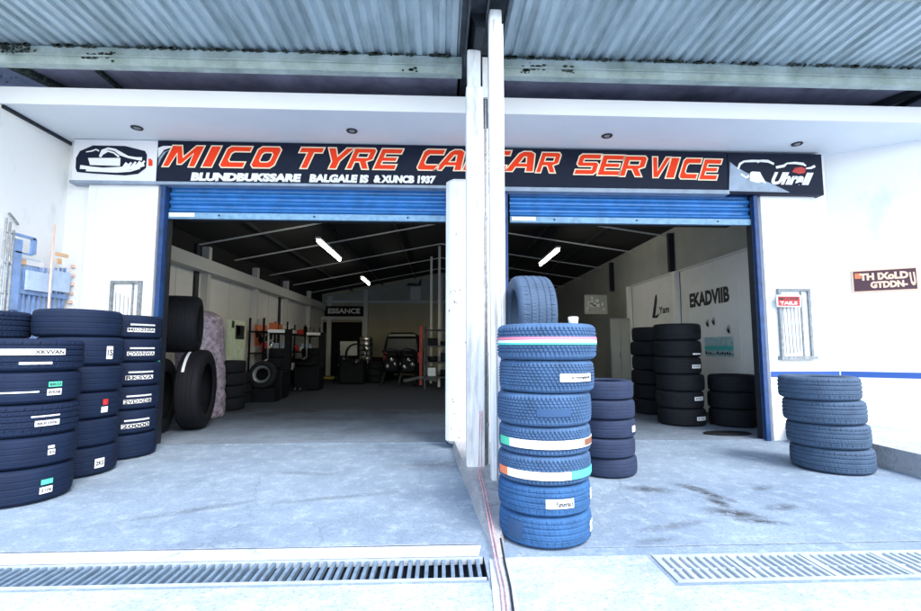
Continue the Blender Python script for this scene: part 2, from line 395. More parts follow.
# front wall pieces (openings left at -3.75..0.08 and 0.9..4.5, z < 3.55)
w.box(-5.12, F, 0, -3.752, F+.10, ZT); w.box(4.502, F, 0, 5.66, F+.10, ZT)
w.box(-3.752, F, 3.56, .082, F+.10, ZT); w.box(.898, F, 3.56, 4.502, F+.10, ZT)
w.box(.082, F, 0, .898, F+.10, ZT)
w.build('front_wall', M['white'], bld)
# pilasters: slightly proud of the wall beside each opening, below the signs
p = MB(); p.box(-4.78, F-.07, 0, -3.86, F-.002, 3.50); p.build('pilaster', M['white'], bld)
p = MB(); p.box(4.62, F-.05, 0, 5.43, F-.002, 3.50)
p.build('pilaster', M['white'], bld)
p = MB(); p.bevbox(.07, F-.45, .06, .62, F-.003, 3.52, .05); p.build('centre_pier', M['white'], bld)
p = MB(); random.seed(11)
for cx_, cz_, n_, sp in ((.17, 1.98, 9, .05), (.22, 1.88, 7, .04), (.14, 1.74, 4, .03), (.3, 1.2, 4, .07), (.2, 2.75, 3, .02), (.16, .5, 6, .06), (.3, .2, 12, .10)):
    for j in range(n_):
        a0, b0, r_ = cx_+random.gauss(0, sp*.6), cz_+random.gauss(0, sp), random.uniform(.004, .014)
        if .11 < a0 < .58 and b0 > .1: p.add([(a0+r_*math.cos(q)*random.uniform(.5, 1.2), F-.4525, b0+r_*math.sin(q)*random.uniform(.5, 1.6)) for q in [-i*PI/3 for i in range(6)]], [tuple(range(6))])
tag(p.build('paint_chips', M['chip'], bld), kind='stuff')
p = MB(); p.box(-5.35, 1.5, 0, -5.121, F+.10, 4.12); p.build('side_wall', M['white'], bld)
# splayed wall on the right
dx, dy = math.cos(math.radians(33)), -math.sin(math.radians(33))
nx, ny = dy, -dx      # towards the camera
def spl(t, off=0): return (5.662+dx*t+nx*off, F-.001+dy*t+ny*off)
def splbox(t0, t1, z0, z1, o0, o1):
    a = MB(); q = [spl(t0, o1), spl(t1, o1), spl(t1, o0), spl(t0, o0)]
    vs = [(x, y, z0) for x, y in q]+[(x, y, z1) for x, y in q]
    return a.add(vs, [(0, 3, 2, 1), (4, 5, 6, 7), (0, 1, 5, 4), (1, 2, 6, 5), (2, 3, 7, 6), (3, 0, 4, 7)])
splbox(0, 3.4, 0, ZT, -.25, 0).build('splayed_wall', M['white'], bld)
zl = at(800, 374, F)[1]
splbox(.02, 3.4, zl-.04, zl+.04, .0, .006).build('blue_stripe', M['blue_line'], bld)
s = MB(); s.box(4.625, F-.056, zl-.04, 5.425, F-.051, zl+.04); s.box(5.435, F-.007, zl-.04, 5.66, F-.001, zl+.04); s.build('blue_stripe', M['blue_line'], bld)
# canopy slab
cs = MB(); cs.box(-5.10, 5.47, 4.105, 9.2, F-.001, 4.29); cs.build('canopy_slab', M['soffit'], bld)
fs_ = MB(); fs_.box(-5.13, 5.44, 4.10, 9.2, 5.469, 4.305); fs_.build('canopy_fascia', M['fascia'], bld)
fs_ = MB(); fs_.box(-5.13, 5.47, 4.06, -5.101, F-.001, 4.30); fs_.build('canopy_edge_trim', M['darksteel'], bld)
# blue steel door frames
for x0 in (-3.815, .083):
    p = MB(); p.box(x0, F-.09, 0, x0+.06, F-.072, 3.53); p.box(x0+.001, F-.071, 0, x0+.064, F-.001, 3.53); p.build('door_jamb', M['blue'], bld)
for x0 in (-3.7515, .0715, .8875, 4.4915):
    p = MB(); p.box(x0, F-.0, 0, x0+.010, F+.105, 3.53); p.build('door_track', M['darksteel'], bld)
for x0 in (.875, 4.49):
    p = MB(); p.box(x0, F-.09, 0, x0+.06, F-.072, 3.53); p.box(x0+.012, F-.071, 0, x0+.064, F-.001, 3.53); p.build('door_jamb', M['blue'], bld)
# roller shutters, rolled most of the way up
for x0, x1 in ((-3.74, .07), (.98, 4.48)):
    c = MB(); z0, z1 = 3.13, 3.56; n = 90; prof = []
    for i in range(n+1):
        z = z0+(z1-z0)*i/n; u = ((z-z0)/.112) % 1
        prof.append((F+.03-.036*math.sin(PI*min(u/.72, 1))-.004*math.sin(u*2*PI), z))
    vs = [(x0, y, z) for y, z in prof]+[(x1, y, z) for y, z in prof]
    c.add(vs, [(i, n+1+i, n+2+i, i+1) for i in range(n)], False)
    sh = c.build('roller_shutter', M['shutter'], bld, recalc=False)
    r = MB(); r.box(x0, F-.02, 3.045, x1, F+.035, 3.128)
    for k in range(5):
        xx = x0+.12+(x1-x0-.3)*k/4.; r.box(xx, F-.026, 3.07, xx+.05, F-.021, 3.10)
    r.build('bottom_rail', M['rail'], sh)
    k = MB()
    for q in (.18, .52, .86): k.lathe([(0, 0), (.012, 0), (.012, .012), (0, .012)], 10, Matrix.Translation((x0+(x1-x0)*q, F-.021, 3.09)) @ Matrix.Rotation(PI/2, 4, 'X'))
    k.build('lock_bolt', M['darksteel'], sh)
    k = MB(); k.box(x0+.02, F-.034, 3.065, x0+.36, F-.0265, 3.122); k.build('rail_patch_plate', M['letter_white'], sh)
    # box above the curtain
    hh = MB(); hh.box(x0, F+.20, 3.15, x1, F+.55, 3.66); hh.build('shutter_housing', M['darkroof'], bld)
# small windows
def small_window(px0, py0, px1, py1, d, yo):
    (x0, z1), (x1, z0) = at(px0, py0, d), at(px1, py1, d)
    fr = MB(); t = .035
    fr.box(x0, yo-.05, z0, x0+t, yo, z1); fr.box(x1-t, yo-.05, z0, x1, yo, z1); fr.box(x0+t, yo-.05, z1-t, x1-t, yo, z1); fr.box(x0-.03, yo-.08, z0-.05, x1+.03, yo, z0)
    o = fr.build('window_frame', M['conduit'], bld)
    q = MB(); q.box(x0+t, yo-.018, z0, x1-t, yo-.004, z1-t); q.build('pane', M['inwall'], o)
    q = MB(); xm = x0+(x1-x0)*.70; q.box(xm, yo-.035, z0, xm+.02, yo-.019, z1-t)
    for k in range(5): q.tube([(x0+t+.05+k*.05, yo-.026, z0+.02+.01*k), (x0+t+.03+k*.055, yo-.026, z1-t-.12-.02*k)], .004, 5)
    q.build('grille', M['conduit'], o)
    return x0, x1, z0, z1
wx = small_window(776, 289, 812, 356, F-.05, F-.05)
(xa, za), (xb, zb) = at(113, 281, F-.07), at(139, 350, F-.07)
small_window(113, 281, 139, 350, F-.07, F-.07)

# interior shell
XL, XR, YB = -5.5, 5.35, 22
p = MB(); p.box(XL-.15, F+.11, 0, XL, YB, 3.08); p.build('left_inner_wall', M['inwall'], bld)
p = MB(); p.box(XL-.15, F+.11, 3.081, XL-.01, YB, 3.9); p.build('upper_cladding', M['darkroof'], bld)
for y in (8.9, 9.9, 12.4, 15.2):
    p = MB(); p.box(XL+.001, y, 0, XL+.006, y+.025, 3.0); p.build('panel_joint', M['rafter'], bld)
for y in (10.6, 16.1):
    p = MB(); p.box(XL+.001, y, 0, XL+.05, y+.16, 3.6); p.build('dark_stanchion', M['darksteel'], bld)
p = MB(); p.box(XR, F+.11, 0, XR+.15, YB, 4.2); p.build('right_inner_wall', M['greywall'], bld)
p = MB(); p.prism([(XL-.15, 0), (XR+.15, 0), (XR+.15, 3.95), (0, 4.85), (XL-.15, 3.75)], YB+.001, YB+.2); p.build('back_wall', M['backwall'], bld)
p = MB(); p.prism([(XL+.01, 3.45), (XR-.01, 3.45), (XR-.01, 3.84), (0, 4.62), (XL+.01, 3.66)], YB-.06, YB-.005); p.build('gable_panel', M['greywall'], bld)
p = MB()
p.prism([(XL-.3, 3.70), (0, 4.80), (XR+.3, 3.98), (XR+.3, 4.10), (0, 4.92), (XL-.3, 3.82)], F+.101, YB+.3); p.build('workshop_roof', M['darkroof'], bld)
def roofz(x): return 3.66+.2*(x-XL) if x < 0 else 4.76-.148*x
for y in (8.3, 10.7, 12.6, 15.2, 17.6, 20):
    b = MB(); b.beam((XL+.02, y, roofz(XL)-.07), (0, y, roofz(0)-.09), .035, .03); b.beam((0, y, roofz(0)-.09), (XR-.02, y, roofz(XR)-.07), .035, .03)
    b.build('rafter', M['rafter'], bld)
for x in (-4.1, -2.7, -1.2, 1.3, 2.7, 4.0):
    b = MB(); b.beam((x, F+.3, roofz(x)-.02), (x, YB-.1, roofz(x)-.02), .05, .06); b.build('purlin', M['darksteel'], bld)
b = MB(); b.beam((XL+.14, F+.3, 3.12), (XL+.14, YB-.1, 3.12), .26, .28); b.build('wall_beam', M['rafter'], bld)
for y in (11.0, 13.9, 16.6, 19.5):
    b = MB(); b.box(XL+.001, y-.07, 0, XL+.16, y+.07, 3.6); b.build('wall_column', M['rafter'], bld)
for x in (-5.1, -3.45, .0, 2.4):
    b = MB(); b.box(x-.10, YB-.28, 0, x+.10, YB-.065, roofz(x)-.12); b.build('back_column', M['rafter'], bld)
b = MB(); b.box(XL+.2, YB-.2, 3.34, XR-.1, YB-.066, 3.44); b.build('back_beam', M['rafter'], bld)
for px, d in ((431, 17), (439, 15.5)):
    x = at(px, 300, d)[0]; b = MB(); b.box(x-.03, d-.05, 0, x+.05, d+.05, roofz(x)-.1); b.build('slim_post', M['rafter'], bld)
# white lining panels and posts on the right inner wall
zp = 2.95
for y0, y1 in ((F+.13, 10.1), (10.3, 12.7)):
    b = MB(); b.box(XR-.05, y0, 0, XR-.002, y1, zp); b.build('lining_panel', M['inwall'], bld)
for y in (10.2, 12.8):
    b = MB(); b.box(XR-.16, y-.07, 0, XR-.052, y+.07, zp+.02); b.build('panel_post', M['white'], bld)
b = MB(); b.box(XR-.07, F+.13, zp+.003, XR-.003, 12.7, zp+.05); b.build('panel_capping', M['rafter'], bld)
for y in (10.45, 14.2):
    b = MB(); b.box(XR-.12, y-.05, zp+.06, XR-.002, y+.05, 3.9); b.build('wall_stanchion', M['darksteel'], bld)

# downlights under the canopy
def downlight(px, py, label):
    x, y, z = ray(px, py); t = (4.10-H)/z; X, Y = x*t, y*t
    o = thing('ceiling_light', label, 'ceiling light', (X, Y, 4.103), 'downlights under the canopy')
    r = MB(); r.lathe([(.045, 0), (.05, -.012), (.068, -.012), (.072, -.006), (.072, 0)], 24, Matrix.Translation((X, Y, 4.103))); r.build('light_trim', M['darksteel'], o)
    r = MB(); r.lathe([(0, -.022), (.022, -.02), (.038, -.010), (.044, -.001)], 20, Matrix.Translation((X, Y, 4.103))); r.build('light_lens', M['lens'], o)
downlight(137, 128, 'recessed downlight in the canopy above the white badge panel')
downlight(352, 131, 'recessed downlight in the canopy above the word TYRE')
downlight(607, 136, 'recessed downlight in the canopy above the word SERVICE')
downlight(797, 144, 'recessed downlight in the canopy above the dark end of the sign')
ex = MB(); ex.add([], [])

# ================================================================= SIGNS
YS = F-.13   # face of the main signs
def zof(y0, x0, y1, x1):       # linear height on the sign plane from two pixels
    (a, za_), (b_, zb_) = at(x0, y0, YS), at(x1, y1, YS)
    return lambda x: za_+(zb_-za_)*(x-a)/(b_-a)
top = zof(143, 76, 147.5, 467); bot = zof(183, 76, 186.5, 467)
sg = thing('shop_sign', 'long dark sign reading MICO TYRE above the left roller door with white badge panel', 'shop sign', (at(270, 165, YS)[0], F-.07, 3.5))
xl, xm_, xr = at(73, 160, YS)[0], at(157, 160, YS)[0], .60
ZSB, ZST = 3.462, 4.095
b = MB(); b.box(xm_, YS, ZSB+.06, xr, F-.004, ZST); b.build('sign_panel', M['navy'], sg)
b = MB(); b.box(xl, YS, ZSB+.06, xm_-.001, F-.004, ZST); b.build('badge_panel', M['signwhite'], sg)
b = MB(); b.box(xl-.02, YS-.015, ZSB+.02, xr, F-.003, ZSB+.058); b.build('sign_trim', M['signgrey'], sg)
L1 = [('M', 163, 205), ('I', 202, 222), ('C', 219, 253), ('O', 250, 283), ('T', 292, 325), ('Y', 319, 355), ('R', 346, 378), ('E', 373, 404), ('C', 416, 446), ('A', 434, 470), ('R', 462, 500)]
X = lambda px: at(px, 157, YS)[0]
red, ed = big_letters([(c, X(a), X(b2)) for c, a, b2 in L1], zof(167, 164, 171, 460), zof(145.5, 164, 150, 460), YS, sg)
# the last R runs on to the pier that hides it
red.build('lettering', M['red'], sg); ed.build('letter_outline', M['cream'], sg)
wt = MB()
za0, za1 = zof(181, 192, 184, 435), zof(172.5, 192, 176, 435)
def strip_text(mb, s_, px0, px1, yy, zA, zB, **kw):
    x0, x1 = X(px0), X(px1)
    add_text(mb, s_, lambda u, v: (x0+u*(x1-x0), yy, zA(x0+u*(x1-x0))+v*(zB(x0+u*(x1-x0))-zA(x0+u*(x1-x0)))), **kw)
strip_text(wt, 'BLUNDBUKSSARE', 192, 302, YS-.006, za0, za1, shear=.1, bold=.07)
strip_text(wt, 'BALGALE IS', 310, 369, YS-.006, za0, za1, shear=.1, bold=.07)
strip_text(wt, '& XUNCB 1937', 374, 436, YS-.006, za0, za1, shear=.1, bold=.07)
wt.build('small_lettering', M['letter_white'], sg)
sw = MB(); q = [(158, 158), (164, 150), (176, 146), (163, 146), (158, 148)]
sw.add([(at(a, b2, YS-.004)[0], YS-.004, at(a, b2, YS-.004)[1]) for a, b2 in q], [tuple(range(5))]); sw.build('corner_swoosh', M['signwhite'], sg)
sw = MB(); q = [(158, 166), (159, 158), (164, 152), (178, 147), (166, 152), (161, 159)]
sw.add([(at(a, b2, YS-.006)[0], YS-.006, at(a, b2, YS-.006)[1]) for a, b2 in q], [tuple(range(6))]); sw.build('corner_swoosh', M['signgrey'], sg)
# badge: dark shield with a white vehicle sketch
def poly2(mb, pts, yy, holes=()):
    cs_ = [[at(a, b2, yy) for a, b2 in c] for c in [pts]+list(holes)]
    vs, fs = fill_geo(cs_); mb.add([(x, yy, z) for x, z in vs], fs)
bd = MB(); poly2(bd, [(76, 158), (80, 151), (93, 145.5), (125, 146), (145, 151), (147, 155), (146, 168), (138, 174), (125, 175.5), (92, 173.5), (77, 172), (75.5, 168)], YS-.005); bd.build('badge', M['navy'], sg)
bw = MB()
poly2(bw, [(88, 158), (90, 165), (120, 166), (120.5, 158)], YS-.008)
def stroke(mb, pts, wd, yy):
    P_ = [Vector(at(a, b2, yy)) for a, b2 in pts]; n = len(P_); A = []; B = []
    for i in range(n):
        d = (P_[min(i+1, n-1)]-P_[max(i-1, 0)]).normalized(); nn = Vector((-d.y, d.x))*wd/2*random.uniform(.6, 1.3)
        A.append(P_[i]+nn); B.append(P_[i]-nn)
    mb.add([(p_.x, yy, p_.y) for p_ in A]+[(p_.x, yy, p_.y) for p_ in B], [(i, i+1, n+i+1, n+i) for i in range(n-1)])
stroke(bw, [(86, 152), (92, 151), (96, 149.5), (99, 151)], .02, YS-.009)
stroke(bw, [(100, 157), (103, 151), (108, 148.5), (115, 150), (121, 154), (128, 157), (136, 158.5), (142, 159)], .045, YS-.009)
stroke(bw, [(102, 154), (108, 151), (114, 153), (119, 157)], .03, YS-.0095)
stroke(bw, [(80, 167), (90, 168), (103, 169), (118, 169), (130, 168), (138, 166), (144, 164)], .05, YS-.009)
stroke(bw, [(86, 170), (100, 171), (116, 171.5), (130, 171), (140, 168)], .03, YS-.0095)
for a in range(5): stroke(bw, [(122+a*4.4, 169-a*.6), (127+a*4.4, 163-a*.5)], .035, YS-.010)
bw.build('badge_drawing', M['letter_white'], sg)
br = MB(); poly2(br, [(148.5, 159), (150.5, 158.5), (152.5, 161), (152.5, 166), (148.5, 166)], YS-.005); br.build('badge_mark', M['red'], sg)

sg = thing('shop_sign', 'dark sign reading CAR SERVICE above the right roller door with painted silver end', 'shop sign', (at(665, 175, YS)[0], F-.07, 3.5))
x0 = .62; x1 = at(728, 175, YS)[0]; x2 = at(822, 175, YS)[0]
b = MB(); b.box(x0, YS, ZSB+.055, x1, F-.004, ZST-.02); b.build('sign_panel', M['navy'], sg)
b = MB(); b.box(x1+.001, YS-.01, ZSB, x2, F-.004, ZST-.03); b.build('end_panel', M['navy'], sg)
b = MB(); b.box(x0, YS-.014, ZSB-.005, x1, F-.003, ZSB+.052); b.build('sign_trim', M['signgrey'], sg)
L2 = [('C', 482, 512), ('A', 504, 540), ('R', 535, 562), ('S', 573, 602), ('E', 596, 625), ('R', 618, 648), ('V', 645, 671), ('I', 664, 680), ('C', 677, 702), ('E', 697, 722)]
red, ed = big_letters([(c, X(a), X(b2)) for c, a, b2 in L2], zof(172, 520, 180.5, 715), zof(151.5, 520, 159.5, 715), YS, sg, shear=.34)
red.build('lettering', M['red'], sg); ed.build('letter_outline', M['cream'], sg)
YE = YS-.012
b = MB(); poly2(b, [(729, 191), (730, 162), (735, 166), (745, 172), (757, 178), (770, 183), (785, 190), (790, 192.5)], YE); b.build('silver_fade', M['signgrey'], sg)
bw = MB()
stroke(bw, [(738, 169), (740, 164), (744, 161.5), (752, 161), (760, 161), (768, 162), (774, 164)], .03, YE-.003)
stroke(bw, [(757, 162), (762, 160.5), (768, 160.5), (773, 163.5)], .03, YE-.004)
stroke(bw, [(741, 174), (746, 177.5), (749, 176)], .03, YE-.003)
poly2(bw, [(750, 173), (752, 171.5), (760, 172), (762, 176), (765, 181), (766, 184), (762, 182), (758, 183), (750, 181)], YE-.003)
stroke(bw, [(776, 167.5), (784, 166), (787, 163.5), (795, 163), (803, 164), (806, 166)], .035, YE-.003)
stroke(bw, [(806, 168.5), (811, 168), (815, 166)], .03, YE-.003)
add_text(bw, 'Uhrall', lambda u, v: (lambda xa2, xb2, zA, zB: (xa2+u*(xb2-xa2), YE-.003, zA+v*(zB-zA)))(at(771, 180, YE)[0], at(814, 180, YE)[0], at(790, 185, YE)[1], at(790, 172.5, YE)[1]), shear=.5, bold=.05)
bw.build('end_drawing', M['letter_white'], sg)
b = MB(); poly2(b, [(792, 172), (795, 168), (802, 167), (806, 169), (805, 173), (799, 174)], YE-.005); b.build('red_splash', M['redpaint'], sg)

# small wall sign on the splayed wall
def splmap(t0, t1, z0, z1, off):
    def f_(u, v):
        x, y = spl(t0+u*(t1-t0), off); return (x, y, z0+v*(z1-z0))
    return f_
def hit(px, py):       # pixel -> (t, z) on the splayed wall
    rx, ry, rz = ray(px, py); ox, oy = spl(0)
    # s*r = o + t*d
    det = rx*(-dy)+ry*dx
    s_ = (ox*(-dy)+oy*dx)/det
    t = (rx*s_-ox)*dx+(ry*s_-oy)*dy
    return t, H+rz*s_
(t0, zt), (t1, _) = hit(851, 271), hit(917, 268); zb_ = hit(853, 293)[1]
ws = thing('wall_sign', 'small maroon name board with peach letters on the right white wall', 'sign', (*spl((t0+t1)/2), zb_))
splbox(t0, t1, zb_, zt, .001, .02).build('sign_frame', M['peach'], ws)
splbox(t0+.018, t1-.018, zb_+.018, zt-.018, .0205, .024).build('sign_face', M['maroon'], ws)
mb_ = MB(); hh = zt-zb_; ww = t1-t0
add_text(mb_, 'TH IXoLD', splmap(t0+.12*ww, t0+.86*ww, zb_+.52*hh, zb_+.84*hh, .027), bold=.06)
add_text(mb_, 'GTDDN-', splmap(t0+.28*ww, t0+.84*ww, zb_+.16*hh, zb_+.46*hh, .027), bold=.06)
add_text(mb_, 'U', splmap(t0+.87*ww, t0+.96*ww, zb_+.2*hh, zb_+.78*hh, .027), bold=.06, shear=-.2)
mb_.build('lettering', M['peach'], ws)
splbox(t0+.03*ww+.01, t0+.15*ww, zb_+.62*hh, zb_+.86*hh, .0245, .0262).build('orange_corner', M['orange'], ws)
# red notice in the small window
(xa, za), (xb, zb) = at(776, 295, F-.13), at(801, 307, F-.13)
nt_ = thing('notice', 'small red notice hung in the window beside the right door', 'notice', ((xa+xb)/2, F-.13, zb))
b = MB(); b.box(xa, F-.138, zb, xb, F-.128, za); b.build('notice_board', M['letter_white'], nt_)
b = MB(); b.box(xa+.02, F-.142, zb+.015, xb-.02, F-.139, za-.02); b.build('notice_face', M['redpaint'], nt_)
b = MB(); add_text(b, 'MCOVB', lambda u, v: (xa+.03+u*(xb-xa-.07), F-.145, zb+.095+v*.04), bold=.03); b.build('dark_lettering', M['maroon'], nt_)
b = MB(); add_text(b, 'TAILS', lambda u, v: (xa+.04+u*(xb-xa-.10), F-.145, zb+.032+v*.045), bold=.03); b.build('pale_lettering', M['letter_white'], nt_)

# ================================================================= AWNINGS over the forecourt
def awning(x0, x1, label, side):
    t = thing('corrugated_awning', label, 'awning', ((x0+x1)/2, 4.6, 4.4))
    c = MB(); y0, y1 = 4.02, 5.16; zr = 4.60; pitch = .132; pts = []
    x = x0
    while x < x1+.04-(0 if side < 0 else pitch):
        k = random.uniform(-.006, .006)
        pts += [(x+k, zr), (x+.05+k, zr), (x+.066+k, zr+.032), (x+.110+k, zr+.032)]; x += pitch
    pts.append((x, zr)); n = len(pts)
    vs = []; rows = 6
    for r in range(rows+1):
        y = y0+(y1-y0)*r/rows
        vs += [(a, y, b_+random.uniform(-.002, .002)+.012*math.sin(a*1.3+y)) for a, b_ in pts]
    fs = [(r*n+i, r*n+i+1, (r+1)*n+i+1, (r+1)*n+i) for r in range(rows) for i in range(n-1)]
    c.add(vs, fs); o = c.build('roof_sheet', M['roof'], t, recalc=False)
    o.modifiers.new('thick', 'SOLIDIFY').thickness = .006
    b = MB(); zb0, zb1 = (4.365, 4.565) if side < 0 else (4.355, 4.555)
    b.box(x0, 5.06, zb0, x1, 5.10, zb1); b.box(x0, 5.101, zb0, x1, 5.16, zb0+.02); b.box(x0, 5.102, 4.566, x1, 5.16, 4.598); b.box(x0, 5.035, zb0+.085, x1, 5.059, zb0+.10)
    b.build('edge_beam', M['beam'], t)
    b = MB()
    for k in range(150):
        a = random.uniform(x0, x1-.12); l = random.uniform(.02, .10); h_ = random.uniform(.006, .02)
        b.prism([(a, 4.566), (a+l*.3, 4.566-h_), (a+l*.7, 4.566-h_*.7), (a+l, 4.566), (a+l*.6, 4.57+h_*.7)], 5.03, 5.058)
    for k in range(9 if side < 0 else 5):   # rotten patches at the beam joints
        a = random.choice([x0+.3, x0+1.0, x0+.45, x1-.5, (x0+x1)/2]) + random.uniform(-.15, .15); zz = random.uniform(zb0+.01, zb1-.05)
        for j in range(14):
            r = random.uniform(.006, .022); cx_, cz_ = a+random.gauss(0, .05), zz+random.gauss(0, .02)
            if zb0+.01 < cz_ < zb1-.02: b.prism([(cx_+r*math.cos(q)*random.uniform(.6, 1.6), cz_+r*math.sin(q)*random.uniform(.5, 1)) for q in [i*PI/3.5 for i in range(7)]], 5.052, 5.0585)
    tag(b.build('moss_edge', M['moss'], t), kind='stuff')
    b = MB(); b.box(x0, 5.163, 4.57, x1, F-.004, 4.595); b.build('ceiling_board', M['board'], t)
    b = MB(); b.box(x0, 5.163, 4.597, x1, 5.2, 4.72); b.build('sheet_end_filler', M['moss'], t)
    b = MB()
    def az(px_, py_, z_):
        a_, b_, c_ = ray(px_, py_); t_ = (z_-H)/c_; return a_*t_, b_*t_, z_
    if side < 0:
        p0, p1 = Vector(az(8, 64, 4.53)), Vector(az(62, 89, 4.53)); d_ = (p1-p0); b.beam(p0-d_*.1, p0+d_*1.3, .11, .06); b.build('brace', M['moss'], t); b = MB()
        p0, p1 = Vector(az(97, 70, 4.545)), Vector(az(122, 90, 4.545)); d_ = (p1-p0); b.beam(p0, p0+d_*1.4, .05, .04)
    else:
        for (q0, q1, w_) in (((918, 91), (872, 108), .13), ((930, 92), (895, 109), .04)):
            p0, p1 = Vector(az(*q0, 4.53)), Vector(az(*q1, 4.53)); d_ = (p1-p0); b = MB(); b.beam(p0, p0+d_*1.3, w_, .06); (b.build('brace', M['darksteel'], t) if w_ > .1 else None)
    if side < 0:      # lichen and dead creeper hanging at the left corner
        mc = MB(); random.seed(5)
        for k in range(420):
            u = random.random()**1.6; cx_ = -5.75+u*1.25+random.gauss(0, .05); cy_ = random.uniform(4.95, 5.6) if u < .5 else random.uniform(4.98, 5.05); cz_ = 4.50+random.gauss(0, .05*(1-u)+.015); q_ = random.uniform(.010, .030)
            d1 = Vector((random.uniform(-1, 1), random.uniform(-1, 1), random.uniform(-1, 1))).normalized()*q_; d2 = Vector((random.uniform(-1, 1), random.uniform(-1, 1), random.uniform(-1, 1))).normalized()*q_
            c0 = Vector((cx_, cy_, cz_)); mc.add([c0-d1, c0+d2, c0+d1, c0-d2], [(0, 1, 2, 3)])
        tag(mc.build('creeper', M['moss'], t, recalc=False), kind='stuff')
    b.build('brace', M['moss'] if side < 0 else M['darksteel'], t)
    b = MB(); b.tube([(x0, 4.0, 4.585), (x1, 4.0, 4.585)], .028, 8); b.build('front_bar', M['beam'], t)
    return t
awL = awning(-7.8, .23, 'left grey corrugated metal awning on a mossy beam', -1)
awR = awning(.56, 9.4, 'right grey corrugated metal awning on a pale beam', 1)
# posts
a = MB(); a.bevbox(.275, 4.72, .05, .415, 4.86, 4.44, .012); a.bevbox(.262, 4.70, .05, .440, 4.88, 4.02, .012); a.build('awning_post', M['post_white'], awL)
a = MB(); a.box(.442, 4.80, 3.95, .50, 4.84, 4.40); a.box(.4425, 4.802, .05, .50, 4.842, 3.60)
a.build('conduit_cover', M['post_white'], awL)
a = MB(); a.box(.443, 4.843, .05, .50, 4.86, 4.45); a.build('back_plate', M['darksteel'], awL)
a = MB(); a.bevbox(.455, 4.22, .05, .575, 4.34, 4.52, .012); a.box(.577, 4.27, .05, .595, 4.33, 4.40); a.tube([(.50, 4.212, .1), (.50, 4.212, 4.4)], .007, 6); a.tube([(.545, 4.214, .1), (.545, 4.214, 4.3)], .005, 6); a.build('awning_post', M['post_white'], awR)
# box gutter between the two awnings
gt = thing('box_gutter', 'dark weathered box gutter running between the two awnings above the posts', 'gutter', (.4, 4.8, 4.45))
a = MB(); a.box(.20, 3.95, 4.57, .62, F-.01, 4.585); a.box(.255, 3.95, 4.44, .27, 5.03, 4.569); a.box(.62, 3.95, 4.46, .635, 5.03, 4.569); a.box(.43, 3.95, 4.47, .445, 5.03, 4.569)
a.build('gutter_trough', M['gutter'], gt)
a = MB(); a.prism([(.28, 4.569), (.425, 4.569), (.425, 4.42), (.34, 4.43)], 4.36, 5.03); a.build('gutter_bracket', M['darksteel'], gt)

# divider kerb in the middle, conduit and cables
dk = thing('divider_kerb', 'low worn concrete kerb dividing the two bays under the white posts', 'kerb', (.36, 4.6, 0))
a = MB(); segs = [(6.04, .15, .62, .11), (5.2, .19, .62, .12), (4.3, .25, .62, .12), (3.9, .27, .60, .11), (3.55, .29, .50, .07), (3.2, .325, .42, .03), (2.95, .33, .40, .02)]
vs = []; fs = []
for y, xa_, xb_, h in segs: vs += [(xa_, y, -.01), (xa_+.03, y, h), (xb_-.02, y, h), (xb_, y, -.01)]
for i in range(len(segs)-1):
    for j in range(3): fs.append((i*4+j, i*4+j+1, i*4+5+j, i*4+4+j))
fs += [(0, 1, 2, 3), tuple(range(len(vs)-4, len(vs)))]
a.add(vs, fs); a.build('kerb_body', M['kerb'], dk)
a = MB()
for k in range(40):
    y = random.uniform(3.6, 5.9); xx = .16+.05*(6-y); r = random.uniform(.008, .03)
    a.add([(xx+.03+random.uniform(0, .1), y, .125), (xx+.05+r, y+r, .125), (xx+.06, y+r*2, .125)], [(0, 1, 2)])
a.build('chipped_edge', M['dirt'], dk)
pb = MB(); pb.tube([(.468, 4.77, .13), (.468, 4.77, 3.9)], .012, 8)
pb.tube([(.450, 4.74, .13), (.452, 4.74, 2.6)], .008, 6)
for z in (.5, 1.2, 1.9, 2.6, 3.3): pb.box(.443, 4.755, z, .486, 4.758, z+.03)
tag(pb.build('conduit_pipe', M['conduit']), 'thin grey conduit pipes clipped in the gap between the two white posts', 'conduit')
cb = MB(); random.seed(3)
for k, xo in enumerate((0, .022)):
    cb.tube([(.388+xo, 4.68, .66), (.386+xo, 4.675, .5), (.376+xo, 4.62, .17), (.35+xo, 4.4, .14), (.345+xo, 3.9, .13), (.34+xo, 3.5, .09), (.335+xo, 3.15, .05), (.33+xo, 2.9, .03), (.325+xo, 2.6, .016), (.30+xo, 2.3, .016), (.27+xo, 1.8, .016)], .0055, 7)
tag(cb.build('red_cable', M['cable']), 'pair of faded red cables running down the post and along the ground', 'cable')
cb = MB(); cb.tube([(.40, 3.2, .03), (.385, 2.9, .018), (.375, 2.6, .016), (.35, 2.3, .016), (.33, 1.8, .016)], .0065, 7)
tag(cb.build('dark_cable', M['darksteel']), 'black cable lying beside the red cables at the foot of the photo', 'cable')
st = MB(); st.add([(.30, 2.95, .009), (.42, 2.95, .009), (.37, 2.0, .009), (.24, 2.0, .009)], [(0, 1, 2, 3)])
tag(st.build('cable_strip', M['concrete_light'], origin=(0, 0, 0), recalc=False), kind='structure')

# raised kerb platform on the right
k = MB(); pl = [(4.80, 6.44), (4.74, 4.9), (4.72, 1.6), (5.05, 1.6), (5.07, 4.9), (5.1, 6.44)]
k.prism(pl, 0, .23, 'z'); kb = k.build('kerb_wall', M['kerb']); tag(kb, 'rough grey concrete kerb running beside the tyre stack at the right white wall', 'kerb')
k = MB(); e = spl(3.3, .01); e0 = spl(.0, .01)
k.prism([(5.101, 6.43), (5.071, 4.9), (5.051, 1.6), (8.2, 1.6), (e[0], e[1]), (e0[0]+.01, e0[1]-.02)], 0, .225, 'z')
tag(k.build('raised_pavement', M['concrete_front']), kind='structure')

